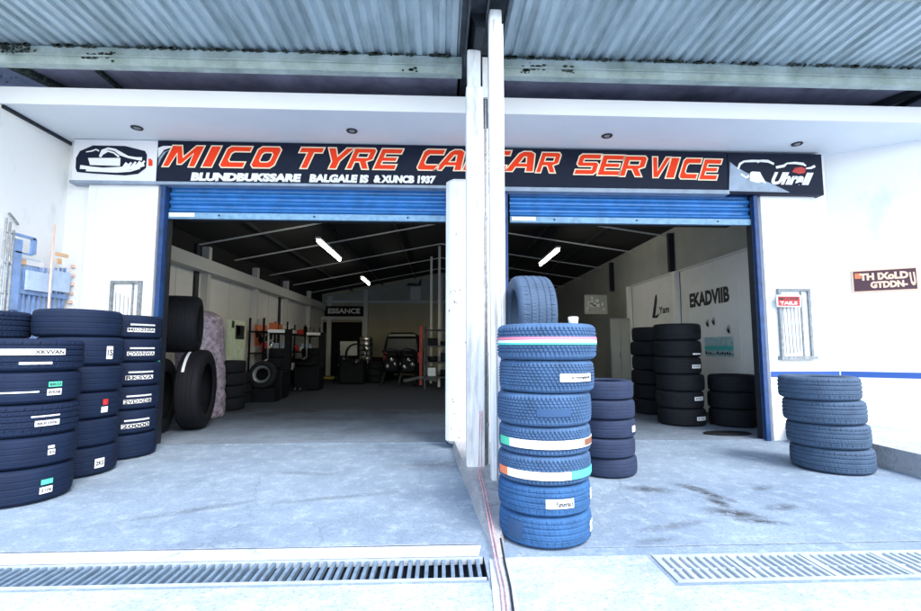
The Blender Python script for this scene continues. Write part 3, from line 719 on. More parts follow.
# ================================================================= TYRES
def tyre_mesh(name, m, kind, n=300, R=.32, W=.22, rb=.205, full=True):
    half = [(0, .06), (.012, .0), (.05, .004), (.0, 0)]
    # outer side profile, z from 0 to W
    side = [(rb, .10*W), (rb+.004, .045*W), (rb+.02, .03*W), (rb+.045, .008*W), (R*.83, 0), (R*.895, .012*W), (R*.94, .045*W)]
    sh = [(R*.968, .085*W), (R*.984, .125*W)]
    nt_ = 30 if kind == 'block' else 26
    prof = side+sh; tread0 = len(prof)
    zt0, zt1 = .15*W, .85*W
    for i in range(nt_+1):
        z = zt0+(zt1-zt0)*i/nt_; u = 2*i/nt_-1
        prof.append((R*(1-.012*u*u*u*u-.004*u*u), z))
    tread1 = len(prof)
    prof += [(r, W-z) for r, z in reversed(side+sh)]
    prof += [(rb+.012, .86*W), (R*.80, .90*W), (R*.93, .80*W), (R*.945, .5*W), (R*.93, .2*W), (R*.80, .10*W), (rb+.012, .14*W)]
    k = len(prof); vs = []; fs = []; pit = n//5
    dep = .010 if kind == 'block' else .007
    for i in range(n):
        a = 2*PI*i/n; ca, sa = math.cos(a), math.sin(a)
        for j, (r, z) in enumerate(prof):
            if tread0-1 <= j <= tread1:
                q = j-tread0
                if kind == 'block':
                    rib = q//4 if q >= 0 else -1; inr = q % 4
                    ph = (i+(rib*2)) % 5
                    if (inr == 3 and 0 < q < nt_-1): r -= dep
                    elif ph in (0, 4) and (0 <= q <= nt_): r -= dep*(.9 if rib in (0, 1, 6, 7) else .75)
                    if j in (tread0-1, tread1) and (i % 5 in (0, 4)): r -= dep*.6
                elif kind == 'rib':
                    if q in (5, 11, 12, 18, 19, 24): r -= dep
                    elif (i+(q//6)) % 4 == 0 and q % 6 in (1, 2, 3): r -= dep*.35
                    if (q <= 3 or q >= nt_-3) and i % 6 == 0: r -= dep*.5
                elif kind == 'smooth':
                    if q in (6, 13, 20): r -= dep*.35
            elif j in (tread0-2, tread1+1) and kind == 'block' and i % 5 in (0, 4): r -= .004
            vs.append((r*ca, r*sa, z))
    for i in range(n):
        i2 = (i+1) % n
        for j in range(k): fs.append((i*k+j, i2*k+j, i2*k+(j+1) % k, i*k+(j+1) % k))
    me = bpy.data.meshes.new(name); me.from_pydata(vs, [], fs)
    for i, p in enumerate(me.polygons):
        j = i % k; p.use_smooth = not (tread0-1 <= j <= tread1)
    me.materials.append(m); return me
TM = {}
for nm, mt, kd, n in (('blue', 'tyre_blue', 'block', 360), ('bluerib', 'tyre_deep', 'rib', 240), ('slate', 'tyre_slate', 'rib', 300), ('navy', 'tyre_navy', 'smooth', 120),
                      ('navyrib', 'tyre_navy', 'rib', 240), ('plum', 'tyre_plum', 'smooth', 120), ('black', 'tyre_black', 'smooth', 96), ('blackrib', 'tyre_black', 'rib', 160)):
    TM[nm] = tyre_mesh('tyre', M[mt], kd, n)
R0, W0 = .32, .22
def tyre(kind, x, y, z, R, W, label, group, rot=None, name='tyre', spin=None):
    o = bpy.data.objects.new(name, TM[kind]); C.objects.link(o)
    o.location = (x, y, z); o.scale = (R/R0, R/R0, W/W0)
    if rot is None: o.rotation_euler = (random.uniform(-.004, .004), random.uniform(-.004, .004), random.uniform(0, 6.28))
    else: o.rotation_euler = rot
    tag(o, label, 'tyre', group); return o
def sticker(o, a0, a1, v0, v1, m, name='label_sticker', off=.0035, text=None, tm='ink', tu=(.08, .92), tv=(.25, .75), seg=None):
    """curved patch on the tread of a lying tyre; angles in degrees, 0 = towards the camera side, + = right"""
    R = R0*o.scale[0]/(R0/R0) if False else R0
    rz = o.rotation_euler.z; r = R0+off/o.scale[0]
    def P(a, v, r_=None):
        w_ = math.radians(a)-PI/2-rz
        rr = (r_ or r)-.012*R0*abs(2*v-1)**4
        return (rr*math.cos(w_), rr*math.sin(w_), (.15+.70*v)*W0)
    n = seg or max(3, int(abs(a1-a0)/4)); mb = MB(); vs = []; nv = 3
    for i in range(n+1):
        for j in range(nv+1): vs.append(P(a0+(a1-a0)*i/n, v0+(v1-v0)*j/nv))
    k = len(vs)
    for i in range(n+1):
        for j in range(nv+1): vs.append(P(a0+(a1-a0)*i/n, v0+(v1-v0)*j/nv, r-.003))
    fs = [(i*(nv+1)+j, (i+1)*(nv+1)+j, (i+1)*(nv+1)+j+1, i*(nv+1)+j+1) for i in range(n) for j in range(nv)]
    rim = [i*(nv+1) for i in range(n+1)]+[n*(nv+1)+j for j in range(1, nv+1)]+[i*(nv+1)+nv for i in range(n-1, -1, -1)]+[j for j in range(nv-1, 0, -1)]
    fs += [(rim[i], rim[(i+1) % len(rim)], k+rim[(i+1) % len(rim)], k+rim[i]) for i in range(len(rim))]
    mb.add(vs, fs)
    me = bpy.data.meshes.new(name); me.from_pydata(mb.v, [], mb.f); me.materials.append(M[m])
    c = bpy.data.objects.new(name, me); C.objects.link(c); c.parent = o
    if text:
        t = MB()
        add_text(t, text, lambda u, v: P(a0+(a1-a0)*(tu[0]+u*(tu[1]-tu[0])), v0+(v1-v0)*(tv[0]+v*(tv[1]-tv[0])), r+.002), bold=.03)
        me = bpy.data.meshes.new('print'); me.from_pydata(t.v, [], t.f); me.materials.append(M[tm])
        d = bpy.data.objects.new('print', me); C.objects.link(d); d.parent = c
    return c

# --- centre stack, seven tyres in front of the posts
cx, cy = .735, 3.36
GRP = 'tyres in the tall centre stack'
spec = [('bluerib', .315, .195, -.005, 'bottom tyre of the tall blue centre stack with a small white tag at its right'),
        ('bluerib', .317, .19, -.010, 'second tyre from the floor of the tall centre stack with a white scribbled label'),
        ('blue', .320, .185, -.006, 'third tyre from the floor of the tall centre stack with orange, white and teal band'),
        ('blue', .318, .185, .000, 'fourth tyre from the floor of the tall centre stack with white band and green end'),
        ('blue', .328, .215, -.002, 'fifth tyre from the floor of the tall centre stack, plain blue tread without label'),
        ('blue', .333, .215, .018, 'tyre just under the pink striped one with a white scribbled label in the centre stack'),
        ('blue', .350, .245, .022, 'wide knobbly top tyre with pink, white and teal stripes on the centre stack')]
z = .006; cent = []
for kd, R, W, xo, lb in spec:
    o = tyre(kd, cx+xo, cy+.0, z, R, W, lb, GRP); cent.append(o); z += W+.001
ZC = z
sticker(cent[0], 56, 68, .25, .75, 'paper', text='17', tu=(.2, .8)); sticker(cent[0], -62, -38, .1, .9, 'bare_rubber', name='bare_rubber_patch', off=.002)
sticker(cent[1], -10, 24, .25, .68, 'paper', text="f'ununrau'n", tu=(.35, .97), tv=(.2, .8))
sticker(cent[1], 62, 70, .3, .8, 'paper')
sticker(cent[2], -80, -60, .12, .52, 'orange', name='orange_band'); sticker(cent[2], -60, 20, .12, .52, 'paper', name='white_band'); sticker(cent[2], 20, 72, .12, .52, 'teal', name='teal_band')
sticker(cent[3], -80, -58, .18, .60, 'green', name='green_band'); sticker(cent[3], -58, 78, .18, .60, 'paper', name='white_band'); sticker(cent[3], 42, 66, .24, .56, 'brown', name='brown_mark', off=.006)
sticker(cent[4], -20, 20, .25, .6, 'bare_rubber', name='bare_rubber_patch', off=.002)
sticker(cent[5], 3, 48, .30, .64, 'paper', text="p'mungaper", tu=(.3, .97), tv=(.25, .8))
sticker(cent[6], -85, 85, .58, .68, 'pink', name='pink_stripe', off=.002); sticker(cent[6], -85, 85, .46, .565, 'paper', name='white_stripe', off=.002); sticker(cent[6], -85, 85, .38, .455, 'teal', name='teal_stripe', off=.002)
# stack hidden behind it that carries the upright tyre
z = .006
for i in range(6):
    tyre('bluerib', .835, 4.12, z, .31, .20, ['bottom', 'second', 'third', 'fourth', 'fifth', 'topmost'][i]+' tyre of the stack hidden behind the tall centre stack, close to the post', 'tyres hidden behind the centre stack'); z += .201
UPZ = z

# (placed after the helper below)
# white cap standing on the centre stack
cp_ = MB(); cp_.lathe([(0, 0), (.03, 0), (.032, .01), (.036, .045), (.03, .05), (0, .05)], 20, Matrix.Translation((cx+.19, cy-.12, ZC)))
tag(cp_.build('white_cup', M['paper']), 'small white cup standing on the top tyre of the centre stack', 'cup')

def stack(kind, x, y, R, W, n, names, grp, jit=.012, lean=0, z0=.006, kinds=None, Ws=None):
    z = z0; out = []
    for i in range(n):
        w_ = Ws[i] if Ws else W
        o = tyre(kinds[i] if kinds else kind, x+random.uniform(-jit, jit)+lean*i, y+random.uniform(-jit, jit), z, R, w_, names[i], grp)
        out.append(o); z += w_+.001
    return out, z
ORD = ['bottom', 'second', 'third', 'fourth', 'fifth', 'sixth', 'seventh']
def nm(n, tail, head='tyre'):
    r = []
    for i in range(n):
        w_ = 'bottom' if i == 0 else 'topmost' if i == n-1 else ORD[i]+' from the floor'
        r.append(f'{w_}, {tail}')
    return r
# small dark stack behind the centre stack
o5, _ = stack('plum', 1.70, 4.92, .305, .187, 5, ['bottom tyre of the short dark stack right of the centre stack', 'second tyre from the floor in the short dark stack right of the centre stack',
     'middle tyre with a white tag in the short dark stack right of the centre stack', 'second tyre from the top in the short dark stack right of the centre stack', 'topmost tyre of the short dark stack right of the centre stack'], 'tyres in the short dark stack', .015)
o5[0].location.x += .03
sticker(o5[2], 40, 54, .25, .7, 'paper')
# right stack
o4, _ = stack('slate', 4.19, 4.99, .368, .242, 4, ['bottom tyre of the grey blue stack by the right wall', 'second tyre from the floor in the grey blue stack by the right wall',
     'third tyre from the floor in the grey blue stack by the right wall', 'topmost tyre of the grey blue stack by the right wall'], 'tyres in the right wall stack', .004, lean=-.03)
# left stacks
LT = ['N2/KRVB', 'BRKZ 16', '225 HT', 'XNKS 70', 'SR 1835', 'KVR 215']
yA = 4.32
oA, zA = stack('navy', -3.62, yA, .375, .265, 5, ['bottom tyre of the nearest left stack with a green tag above a white one', 'second tyre from the floor of the nearest left stack with a tiny white tag',
      'middle tyre of the nearest left stack with a printed white label', 'second tyre from the top of the nearest left stack with green and white tags', 'topmost tyre of the nearest left stack with a long white label'],
      'tyres in the nearest left stack', .012, Ws=[.285, .25, .27, .265, .275], kinds=['navy', 'navy', 'navyrib', 'navy', 'navyrib'])
sticker(oA[0], 62, 76, .14, .40, 'paper', text='2106'); sticker(oA[0], 63, 76, .5, .70, 'green')
sticker(oA[1], 66, 74, .3, .55, 'paper', text='35'); sticker(oA[1], 66, 73, .62, .74, 'paper')
sticker(oA[2], 50, 76, .24, .48, 'paper', text='BKR35FK'); sticker(oA[2], 46, 76, .64, .70, 'paper')
sticker(oA[3], 60, 76, .14, .42, 'paper', text='8VKNB'); sticker(oA[3], 61, 76, .52, .74, 'green', text='EKO'); sticker(oA[3], 0, 52, .30, .36, 'paper', name='dotted_strip')
sticker(oA[4], 6, 42, .50, .76, 'paper'); sticker(oA[4], 42, 76, .50, .76, 'paper', text='XKVVAN', tu=(.05, .95), tv=(.15, .85)); sticker(oA[4], 30, 62, .1, .2, 'paper', name='dotted_strip')
yB = 5.12
oB, zB = stack('navy', -3.78, yB, .378, .27, 6, ['bottom tyre of the second left stack with a white tag at its lower right', 'second tyre from the floor of the second left stack, plain',
      'third tyre from the floor of the second left stack with a red and white tag', 'third tyre from the top of the second left stack, plain', 'tyre under the top one of the second left stack with a small white tag',
      'topmost tyre of the second left stack, jutting out to the left'], 'tyres in the second left stack', .012, Ws=[.285, .27, .27, .265, .285, .28])
oB[5].location.x -= .02
sticker(oB[0], 64, 78, .15, .6, 'paper', text='2KS'); sticker(oB[2], 70, 80, .1, .4, 'paper'); sticker(oB[2], 72, 80, .5, .8, 'redpaint', name='red_tag'); sticker(oB[4], 70, 80, .1, .75, 'paper', text='1S')
yD = 5.92
oD, zD = stack('navy', -3.86, yD, .375, .275, 6, ['bottom tyre of the third left stack beside the blue door jamb, no label', 'second tyre from the floor of the third left stack with a low white label',
      'third tyre from the floor of the third left stack with a printed label', 'third tyre from the top of the third left stack with a thin printed label', 'tyre under the top one in the third left stack with a two line label',
      'topmost tyre of the third left stack with a two line label'], 'tyres in the third left stack', .01)
for i, tx in ((1, '20000'), (2, '2VDXDB'), (3, 'RKSVA'), (4, 'CVWNWA'), (5, 'MJOZNSA')):
    sticker(oD[i], 34, 80, .18, .42, 'paper', text=tx, tu=(.02, .98), tv=(.06, .94)); sticker(oD[i], 38, 80, .58, .67, 'paper', name='dotted_strip', text='....-.-..', tv=(.3, .7))
for t_ in oD: t_.location.x += .03
# stack behind A at the picture's left edge, only its top tyre shows
oC, zC = stack('navy', -4.455, 4.755, .372, .27, 5, [f'{w_} tyre of the half hidden stack at the left edge behind the nearest stack' for w_ in ('bottom', 'second', 'third', 'fourth', 'fifth')], 'tyres in the stack at the left edge', .0)
tC = tyre('navyrib', -4.455, 4.755, zC+.001, .372, .27, 'lighter blue tyre on top at the left edge, behind the white labelled one', 'tyres in the stack at the left edge')

# tyres just inside the left bay
GI = 'large tyres inside the left door'
def upright(kind, x, y, z, R, W, yaw, label, tilt=0, grp=GI):
    # axis horizontal, yaw = direction of the axis; origin is on one sidewall
    ax = Vector((math.cos(yaw), math.sin(yaw), 0))
    return tyre(kind, x-ax.x*W/2, y-ax.y*W/2, z+R, R, W, label, grp, rot=(0, PI/2+tilt, yaw), name='truck_tyre' if R > .45 else 'tyre')
upright('slate', .785, 4.12, UPZ, .35, .33, .06, 'upright blue tyre standing above the pink striped tyre beside the white post', grp=None)
u1 = upright('black', -3.88, 7.75, .006, .62, .35, .22, 'large upright black tyre with curved white strip beside the wrapped stack')
u2 = upright('black', -4.25, 7.28, .006, .56, .33, .2, 'large upright black tyre with white strip just behind the blue door jamb')
u3 = upright('black', -4.12, 7.62, 1.20, .45, .58, .35, 'black tyre resting on top of the two upright ones inside the left door')
def upsticker(o, a0, a1, v0, v1, m='paper', text=None):
    rz = o.rotation_euler.z; e = o.rotation_euler.copy(); o.rotation_euler = (0, 0, PI/2); c = sticker(o, a0, a1, v0, v1, m, name='white_strip', text=text); o.rotation_euler = e
upsticker(u1, 20, 62, .16, .32); upsticker(u2, 18, 58, .55, .78)
upsticker(u1, 115, 155, .40, .56) if False else None
# mauve plastic wrapped tyre stack
mw = MB(); vs = []; fs = []; n = 64; rows = 60; hw = 1.95
for j in range(rows+1):
    zz = hw*j/rows
    for i in range(n):
        a = 2*PI*i/n; r = .44-.025*abs(math.sin(zz/.245*PI))**.4*0-.03*(1-abs(math.sin(zz/.245*PI))**.35)+.008*math.sin(a*9+zz*14)+.006*math.sin(a*17-zz*31)+random.uniform(-.004, .004)
        if j > rows-5: r *= 1-(j-(rows-5))**2*.016
        vs.append((-4.42+r*.92*math.cos(a)-.07*zz*zz*.5, 9.0+r*math.sin(a), zz+.006))
for j in range(rows):
    for i in range(n): fs.append((j*n+i, j*n+(i+1) % n, (j+1)*n+(i+1) % n, (j+1)*n+i))
fs.append(tuple(range(n-1, -1, -1))); fs.append(tuple(range(rows*n, rows*n+n)))
mw.add(vs, fs, True); tag(mw.build('wrapped_tyre_stack', M['wrap']), 'tall stack of tyres wrapped in crinkled mauve plastic inside the left bay', 'wrapped tyre stack')
stack('black', -4.45, 10.1, .37, .25, 4, nm(4, 'in the short dark stack behind the mauve wrapped one'), 'tyres behind the wrapped stack')

# teal plank leaning by the left jamb
tp = MB(); (xa, za), (xb, zb) = at(156, 372, F-.2), at(141, 437, F-.2)
tp.beam((xa, F-.16, 1.15), (xb-.03, F-.30, .012), .045, .02); tag(tp.build('teal_plank', M['teal']), 'narrow teal plank leaning beside the left blue door jamb', 'plank')

# right bay interior stacks
o6, _ = stack('black', 4.05, 7.9, .375, .278, 6, nm(6, 'of the tall black stack with white tags inside the right bay'), 'tyres in the tall right bay stack', .02)
for i, v in ((0, .3), (1, .5), (3, .3)): sticker(o6[i], 10, 44, v, v+.3, 'paper', text='KVS 2')
sticker(o6[4], 12, 44, .0, .12, 'paper')
stack('black', 4.20, 9.25, .37, .278, 6, nm(6, 'of the tall black stack standing further back in the right bay'), 'tyres in the rear right bay stack', .02)
stack('black', 4.88, 7.75, .375, .275, 3, nm(3, 'of the low black stack of three by the right door jamb'), 'tyres in the low stack of three', .01)
stack('black', 3.4, 12.2, .37, .27, 5, nm(5, 'of the far dim stack under the notice board'), 'tyres in the far right stack', .02)
md = MB(); md.prism([(3.75+math.cos(q)*.35*(1+.1*math.sin(3*q)), 6.98+.10*math.sin(q)) for q in [i*PI/12 for i in range(24)]], .006, .03, 'z')
md = MB(); md.lathe([(0, 0), (.34, 0), (.36, .01), (.34, .022), (0, .022)], 40, Matrix.Translation((4.25, 6.93, .006)) @ Matrix.Scale(.45, 4, (0, 1, 0)))
tag(md.build('rubber_mat', M['tyre_black']), 'flat black rubber mat on the floor before the low stack of three', 'mat')
tt = MB()
# ================================================================= posters on the right inner wall
def wallmap(y0, y1, z0, z1, off):
    return lambda u, v: (XR-.052-off, y0+u*(y1-y0), z0+v*(z1-z0))
def onwall(px, py, x=XR-.06):
    rx, ry, rz = ray(px, py); t = x/rx; return ry*t, H+rz*t
# lettering EKADVIIB painted on the panel: text runs towards the door (near end on the right)
(y0, zb0), (y1, zt1) = onwall(690, 308), onwall(729, 289)
ban = thing('wall_poster', 'tall white poster with black lettering above a pale blue picture on the right wall', 'poster', (XR-.06, (y0+y1)/2, 1.0))
a = MB(); yy0, yy1 = onwall(688, 300)[0], onwall(738, 300)[0]
a.box(XR-.056, yy1, 1.05, XR-.0505, yy0, 2.55); a.build('poster_sheet', M['inwall'], ban)
a = MB(); add_text(a, 'EKADVIIB', wallmap(y0, y1, zb0, zb0+.30, .008), bold=.05); a.build('lettering', M['ink'], ban)
a = MB(); (p0, q0), (p1, q1) = onwall(704, 330), onwall(734, 357)
a.box(XR-.060, p1, q1, XR-.0565, p0, q0-.15); a.build('poster_picture', M['poster_blue'], ban)
a = MB()
for (ax_, az_) in ((707, 322), (713, 320), (728, 328)):
    yy, zz = onwall(ax_, az_)
    for j in range(5): a.add([(XR-.063, yy+.02*j-.06, zz-.1), (XR-.063, yy+.02*j-.03, zz-.1+.02*j), (XR-.063, yy+.02*j-.045+.02*math.sin(j*2), zz+.08-.012*j)], [(0, 1, 2)])
for j in range(12):
    yy = p0+(p1-p0)*j/12; a.box(XR-.0635, yy-.07, q1+.04, XR-.0605, yy-.02, q1+.05+.05*random.random())
a.build('poster_drawing', M['ink'], ban)
a = MB(); a.box(XR-.0632, p1, q1+.12, XR-.0605, p0, q1+.2); a.build('teal_stripe', M['teal'], ban)
dr = thing('wall_drawing', 'black brush drawing of a sail beside scribbled letters on the rear white panel', 'wall drawing', (XR-.056, onwall(655, 315)[0], 1.7))
a = MB(); pts = [(652, 318), (655, 296), (656.5, 294), (657, 300), (655, 316), (660, 313), (657, 318)]
a.add([(XR-.056, *onwall(px, py)) for px, py in pts], [tuple(range(7))]); a.build('sail', M['ink'], dr)
a = MB(); (y0, z0_), (y1, _) = onwall(659, 314), onwall(669, 308); add_text(a, 'Yam', wallmap(y0, y1, z0_, z0_+.17, .006), bold=.02); a.build('lettering', M['ink'], dr)
# shelf corner at the end of the panels
nb = thing('notice_board', 'small grey board with pale scribbles hanging deep in the right bay', 'notice board', (at(596, 312, 13)[0], 13, 2.2))
(xa, zb), (xb, za) = at(585, 314, 13), at(607, 295, 13)
a = MB(); a.box(xa, 13, zb, xb, 13.04, za); a.build('board', M['greywall'], nb)
a = MB()
for k_ in range(16):
    x_, z_ = random.uniform(xa+.05, xb-.12), random.uniform(zb+.05, za-.12); a.box(x_, 12.985, z_, x_+random.uniform(.03, .09), 12.997, z_+random.uniform(.03, .1))
a.build('paper_notes', M['paper'], nb)
cab = thing('storage_cabinet', 'grey storage cabinet standing behind the far tyres in the right bay', 'cabinet', (at(619, 350, 12.8)[0], 12.9, 0))
(xa, za) = at(610, 318, 12.7); (xb, _) = at(630, 318, 12.7)
a = MB(); a.bevbox(xa, 12.7, .05, xb, 13.2, za, .02); a.build('cabinet_body', M['steel'], cab)
a = MB(); a.box(xa+.03, 12.69, .1, (xa+xb)/2-.01, 12.699, za-.05); a.box((xa+xb)/2+.01, 12.69, .1, xb-.03, 12.699, za-.05); a.build('cabinet_doors', M['greywall'], cab)
a = MB(); a.box((xa+xb)/2-.04, 12.67, 1.0, (xa+xb)/2-.025, 12.688, 1.15); a.build('handle', M['chrome'], cab)

random.seed(21)
# dark equipment and tyres deeper in the workshop
stack('black', -4.75, 11.35, .34, .23, 3, nm(3, 'of the dim stack against the left wall before the tyre machine'), 'tyres in the dim left wall stack', .02)
stack('black', -4.55, 13.4, .36, .25, 5, nm(5, 'of the dim stack between the two tyre machines'), 'tyres between the machines', .02)
stack('black', -4.3, 16.2, .36, .25, 5, nm(5, 'of the farthest dim stack by the left wall'), 'tyres in the farthest left stack', .02)
stack('black', -2.35, 17.6, .36, .25, 3, nm(3, 'of the dim stack left of the dark van'), 'tyres left of the van', .02)
def engine(x, y, label, s_=1.):
    t = thing('engine', label, 'engine', (x, y, 0), 'engines on stands')
    a = MB(); a.bevbox(x-.25*s_, y-.2, .45, x+.25*s_, y+.25, .95*s_, .05); a.build('engine_block', M['machine'], t)
    a = MB(); a.bevbox(x-.18*s_, y-.22, .955*s_, x+.18*s_, y+.2, 1.10*s_, .03); a.build('cylinder_head', M['machine'], t)
    for k_, (ox, oz) in enumerate(((-.12, .62), (.14, .70), (.02, .85))):
        a = MB(); a.lathe([(0, 0), (.08, 0), (.085, .02), (.06, .03), (.085, .045), (0, .05)], 18, Matrix.Translation((x+ox*s_, y-.205, oz)) @ Matrix.Rotation(PI/2, 4, 'X')); a.build('pulley', M['chrome'], t)
    a = MB(); a.tube([(x-.2, y, 1.0), (x-.32, y-.1, 1.15), (x-.1, y-.1, 1.25), (x+.2, y, 1.18), (x+.3, y, .9)], .035, 8); a.build('hose', M['darksteel'], t)
    for sx_ in (-1, 1):
        a = MB(); a.beam((x+sx_*.22, y, .46), (x+sx_*.32, y-.3, .02), .05, .05); a.build('stand_leg', M['darksteel'], t)
        a = MB(); a.beam((x+sx_*.22, y, .46), (x+sx_*.32, y+.3, .02), .05, .05); a.build('stand_leg', M['darksteel'], t)
for px_, d_, lb_ in ((392, 16.5, 'dark engine on a stand in front of the left side of the dark van'), (409, 16.0, 'dark engine on a stand in front of the right side of the dark van'), (345, 18.2, 'dark engine on a stand before the rear doorway')):
    engine(at(px_, 350, d_)[0], d_, lb_)
for k_, (px_, d_, lb_) in enumerate(((312, 18.6, 'dark drum left of the rear doorway'), (300, 17.2, 'dark drum by the left wall shelf'), (377, 19.5, 'dark drum right of the rear column'))):
    x_ = at(px_, 350, d_)[0]; t = thing('oil_drum', lb_, 'drum', (x_, d_, 0), 'oil drums')
    a = MB(); a.lathe([(0, 0), (.29, 0), (.30, .02), (.29, .04), (.29, .28), (.305, .30), (.29, .32), (.29, .58), (.305, .60), (.29, .62), (.29, .86), (.30, .88), (.28, .88), (.27, .86), (0, .86)], 28, Matrix.Translation((x_, d_, 0))); a.build('drum_body', M['machine'], t)
    a = MB(); a.lathe([(0, .862), (.04, .862), (.04, .88), (0, .88)], 12, Matrix.Translation((x_+.15, d_-.1, 0))); a.build('drum_cap', M['chrome'], t)
# fluorescent lamps
def lamp(x, y0, y1, z, label):
    t = thing('fluorescent_lamp', label, 'lamp', (x, (y0+y1)/2, z), 'fluorescent lamps in the workshop')
    a = MB(); a.box(x-.05, y0, z+.045, x+.05, y1, z+.09); a.build('lamp_housing', M['rafter'], t)
    a = MB(); a.tube([(x, y0+.03, z), (x, y1-.03, z)], .034, 10); a.build('tube', M['tube'], t)
    a = MB(); a.tube([(x, y0+.3, z+.09), (x, y0+.3, roofz(x)-.02)], .006, 5); a.tube([(x, y1-.3, z+.09), (x, y1-.3, roofz(x)-.02)], .006, 5); a.build('hanger', M['darksteel'], t)
def lampd(px0, py0, px1, py1, z):
    q = []
    for px, py in ((px0, py0), (px1, py1)):
        x, y, zz = ray(px, py); t = (z-H)/zz; q.append((x*t, y*t))
    return q
q = lampd(319, 241, 339, 260, 3.5); lamp((q[0][0]+q[1][0])/2, q[0][1], q[1][1], 3.5, 'nearest lit fluorescent tube under the left bay roof')
q = lampd(362, 278, 368, 283, 3.5); lamp(q[0][0], q[0][1], q[0][1]+1.5, 3.5, 'second lit fluorescent tube deeper in the left bay')
q = lampd(560, 250, 539, 265, 3.5); lamp((q[0][0]+q[1][0])/2, q[0][1], q[1][1], 3.5, 'lit fluorescent tube under the right bay roof')

# ================================================================= workshop contents, left bay
# hanging clear sheet and boards on the left wall
def wallthing(name, label, cat, px0, px1, py0, py1, m, extra=None, xw=XL+.2):
    rx, ry, rz = ray(px0, py1); t = xw/rx; ya, zb = ry*t, H+rz*t
    rx, ry, rz = ray(px1, py0); t2 = xw/rx; yb, za = ry*t2, H+rz*t2
    rx, ry, rz = ray(px0, py0); za = H+rz*(xw/rx)
    t_ = thing(name, label, cat, (xw, (ya+yb)/2, zb))
    a = MB(); a.box(xw-.03, ya, zb, xw, yb, za); a.build('panel', m, t_)
    return t_, ya, yb, zb, za, xw
t_, ya, yb, zb, za, xw = wallthing('plastic_sheet', 'clear and pale green plastic sheet hanging on the left wall', 'plastic sheet', 226, 246, 319, 392, M['palegreen'], xw=XL+.9)
a = MB()
for k_ in range(5): a.box(xw+.001, ya+.1+(yb-ya-.3)*random.random(), za-.5+.4*random.random(), xw+.012, ya+.2+(yb-ya-.2)*k_/5+.05, za-.1*k_-.02)
a.build('black_marks', M['ink'], t_)
for nm_, lb, px0, px1, py0, py1, m in (('tool_board', 'white tool board with dark tools left of the plastic sheet', 205, 221, 320, 372, M['inwall']),
    ('red_jack', 'red orange tool hanging on the left wall', 255, 262, 324, 346, M['orange']), ('wall_chart', 'white wall chart beyond the red tool', 264, 276, 325, 352, M['inwall'])):
    t_, ya, yb, zb, za, xw = wallthing(nm_, lb, {'tool_board': 'tool board', 'red_jack': 'jack', 'wall_chart': 'chart'}[nm_], px0, px1, py0, py1, m)
    a = MB()
    for k_ in range(9):
        y_ = ya+(yb-ya)*random.uniform(.05, .85); z_ = zb+(za-zb)*random.uniform(.05, .8); a.box(xw+.001, y_, z_, xw+.05, y_+random.uniform(.04, .1), z_+random.uniform(.05, .2))
    a.build('hung_tools', M['machine'], t_)
# shelves full of small stock along left wall
sh = thing('tool_shelf', 'long dark shelf crowded with tins and tools along the left wall', 'shelf', (XL+.4, 15.5, 0))
a = MB()
for z in (.5, 1.1, 1.7): a.box(XL+.21, 13.2, z, XL+.65, 19.3, z+.04)
for y in (13.2, 15.2, 17.2, 19.24): a.box(XL+.22, y, 0, XL+.26, y+.05, 2.1); a.box(XL+.60, y, 0, XL+.64, y+.05, 2.1)
a.build('shelf_frame', M['machine'], sh)
for cl in ('paper', 'redpaint', 'chrome', 'machine', 'orange', 'pale_blue_plastic'):
    for k_ in range(6 if cl != 'machine' else 14):
        a = MB(); y = random.uniform(13.3, 19); z = random.choice((.541, 1.141, 1.741)); x = XL+random.uniform(.32, .55); r = random.uniform(.05, .11); h = random.uniform(.12, .34)
        if random.random() < .5: a.lathe([(0, 0), (r, 0), (r, h*.85), (r*.5, h*.92), (r*.4, h), (0, h)], 12, Matrix.Translation((x, y, z)))
        else: a.box(x-r, y-r, z, x+r, y+r, z+h)
        tag(a.build('stock_tin', M[cl]), {'paper': 'small white', 'redpaint': 'small red', 'chrome': 'small bright metal', 'machine': 'small black', 'orange': 'small orange', 'pale_blue_plastic': 'small pale blue'}[cl]+' container on the dark shelf at the left wall', 'container', 'containers on the left wall shelf')
def tyre_changer(x, y, label, yaw=0, s_=1.):
    t = thing('tyre_changer', label, 'tyre changer', (x, y, 0), 'tyre changing machines')
    a = MB(); a.bevbox(x-.38, y-.3, .0, x+.38, y+.35, .72, .05); a.box(x-.3, y-.42, .0, x+.1, y-.301, .12); a.build('machine_cabinet', M['machine'], t)
    a = MB(); a.lathe([(0, .74), (.3, .74), (.31, .77), (.3, .80), (.06, .80), (.05, .86), (0, .86)], 32, Matrix.Translation((x-.05, y, 0)))
    for q in range(4): a.beam((x-.05, y, .815), (x-.05+.28*math.cos(q*PI/2+.4), y+.28*math.sin(q*PI/2+.4), .815), .06, .03)
    a.build('turntable', M['machine'], t)
    a = MB(); a.box(x+.28, y+.15, .721, x+.42, y+.33, 1.75); a.build('column', M['machine'], t)
    a = MB(); a.beam((x+.35, y+.24, 1.70), (x-.1, y, 1.70), .08, .08); a.tube([(x-.08, y, 1.75), (x-.08, y, .98)], .025, 10); a.beam((x-.1, y, .98), (x-.16, y-.05, .93), .07, .03); a.build('arm', M['steel'], t)
    a = MB(); a.bevbox(x-.45, y-.02, .2, x-.381, y+.3, .6, .012); a.build('bead_breaker', M['redpaint'], t)
    for q in (.25, .1):
        a = MB(); a.tube([(x-q, y-.43, .1), (x-q, y-.55, .06)], .02, 6); a.build('pedal', M['steel'], t)
tyre_changer(-4.3, 12.2, 'dark tyre changing machine by the left wall, nearer to the door')
tyre_changer(-4.0, 14.6, 'dark tyre changing machine by the left wall, further from the door')
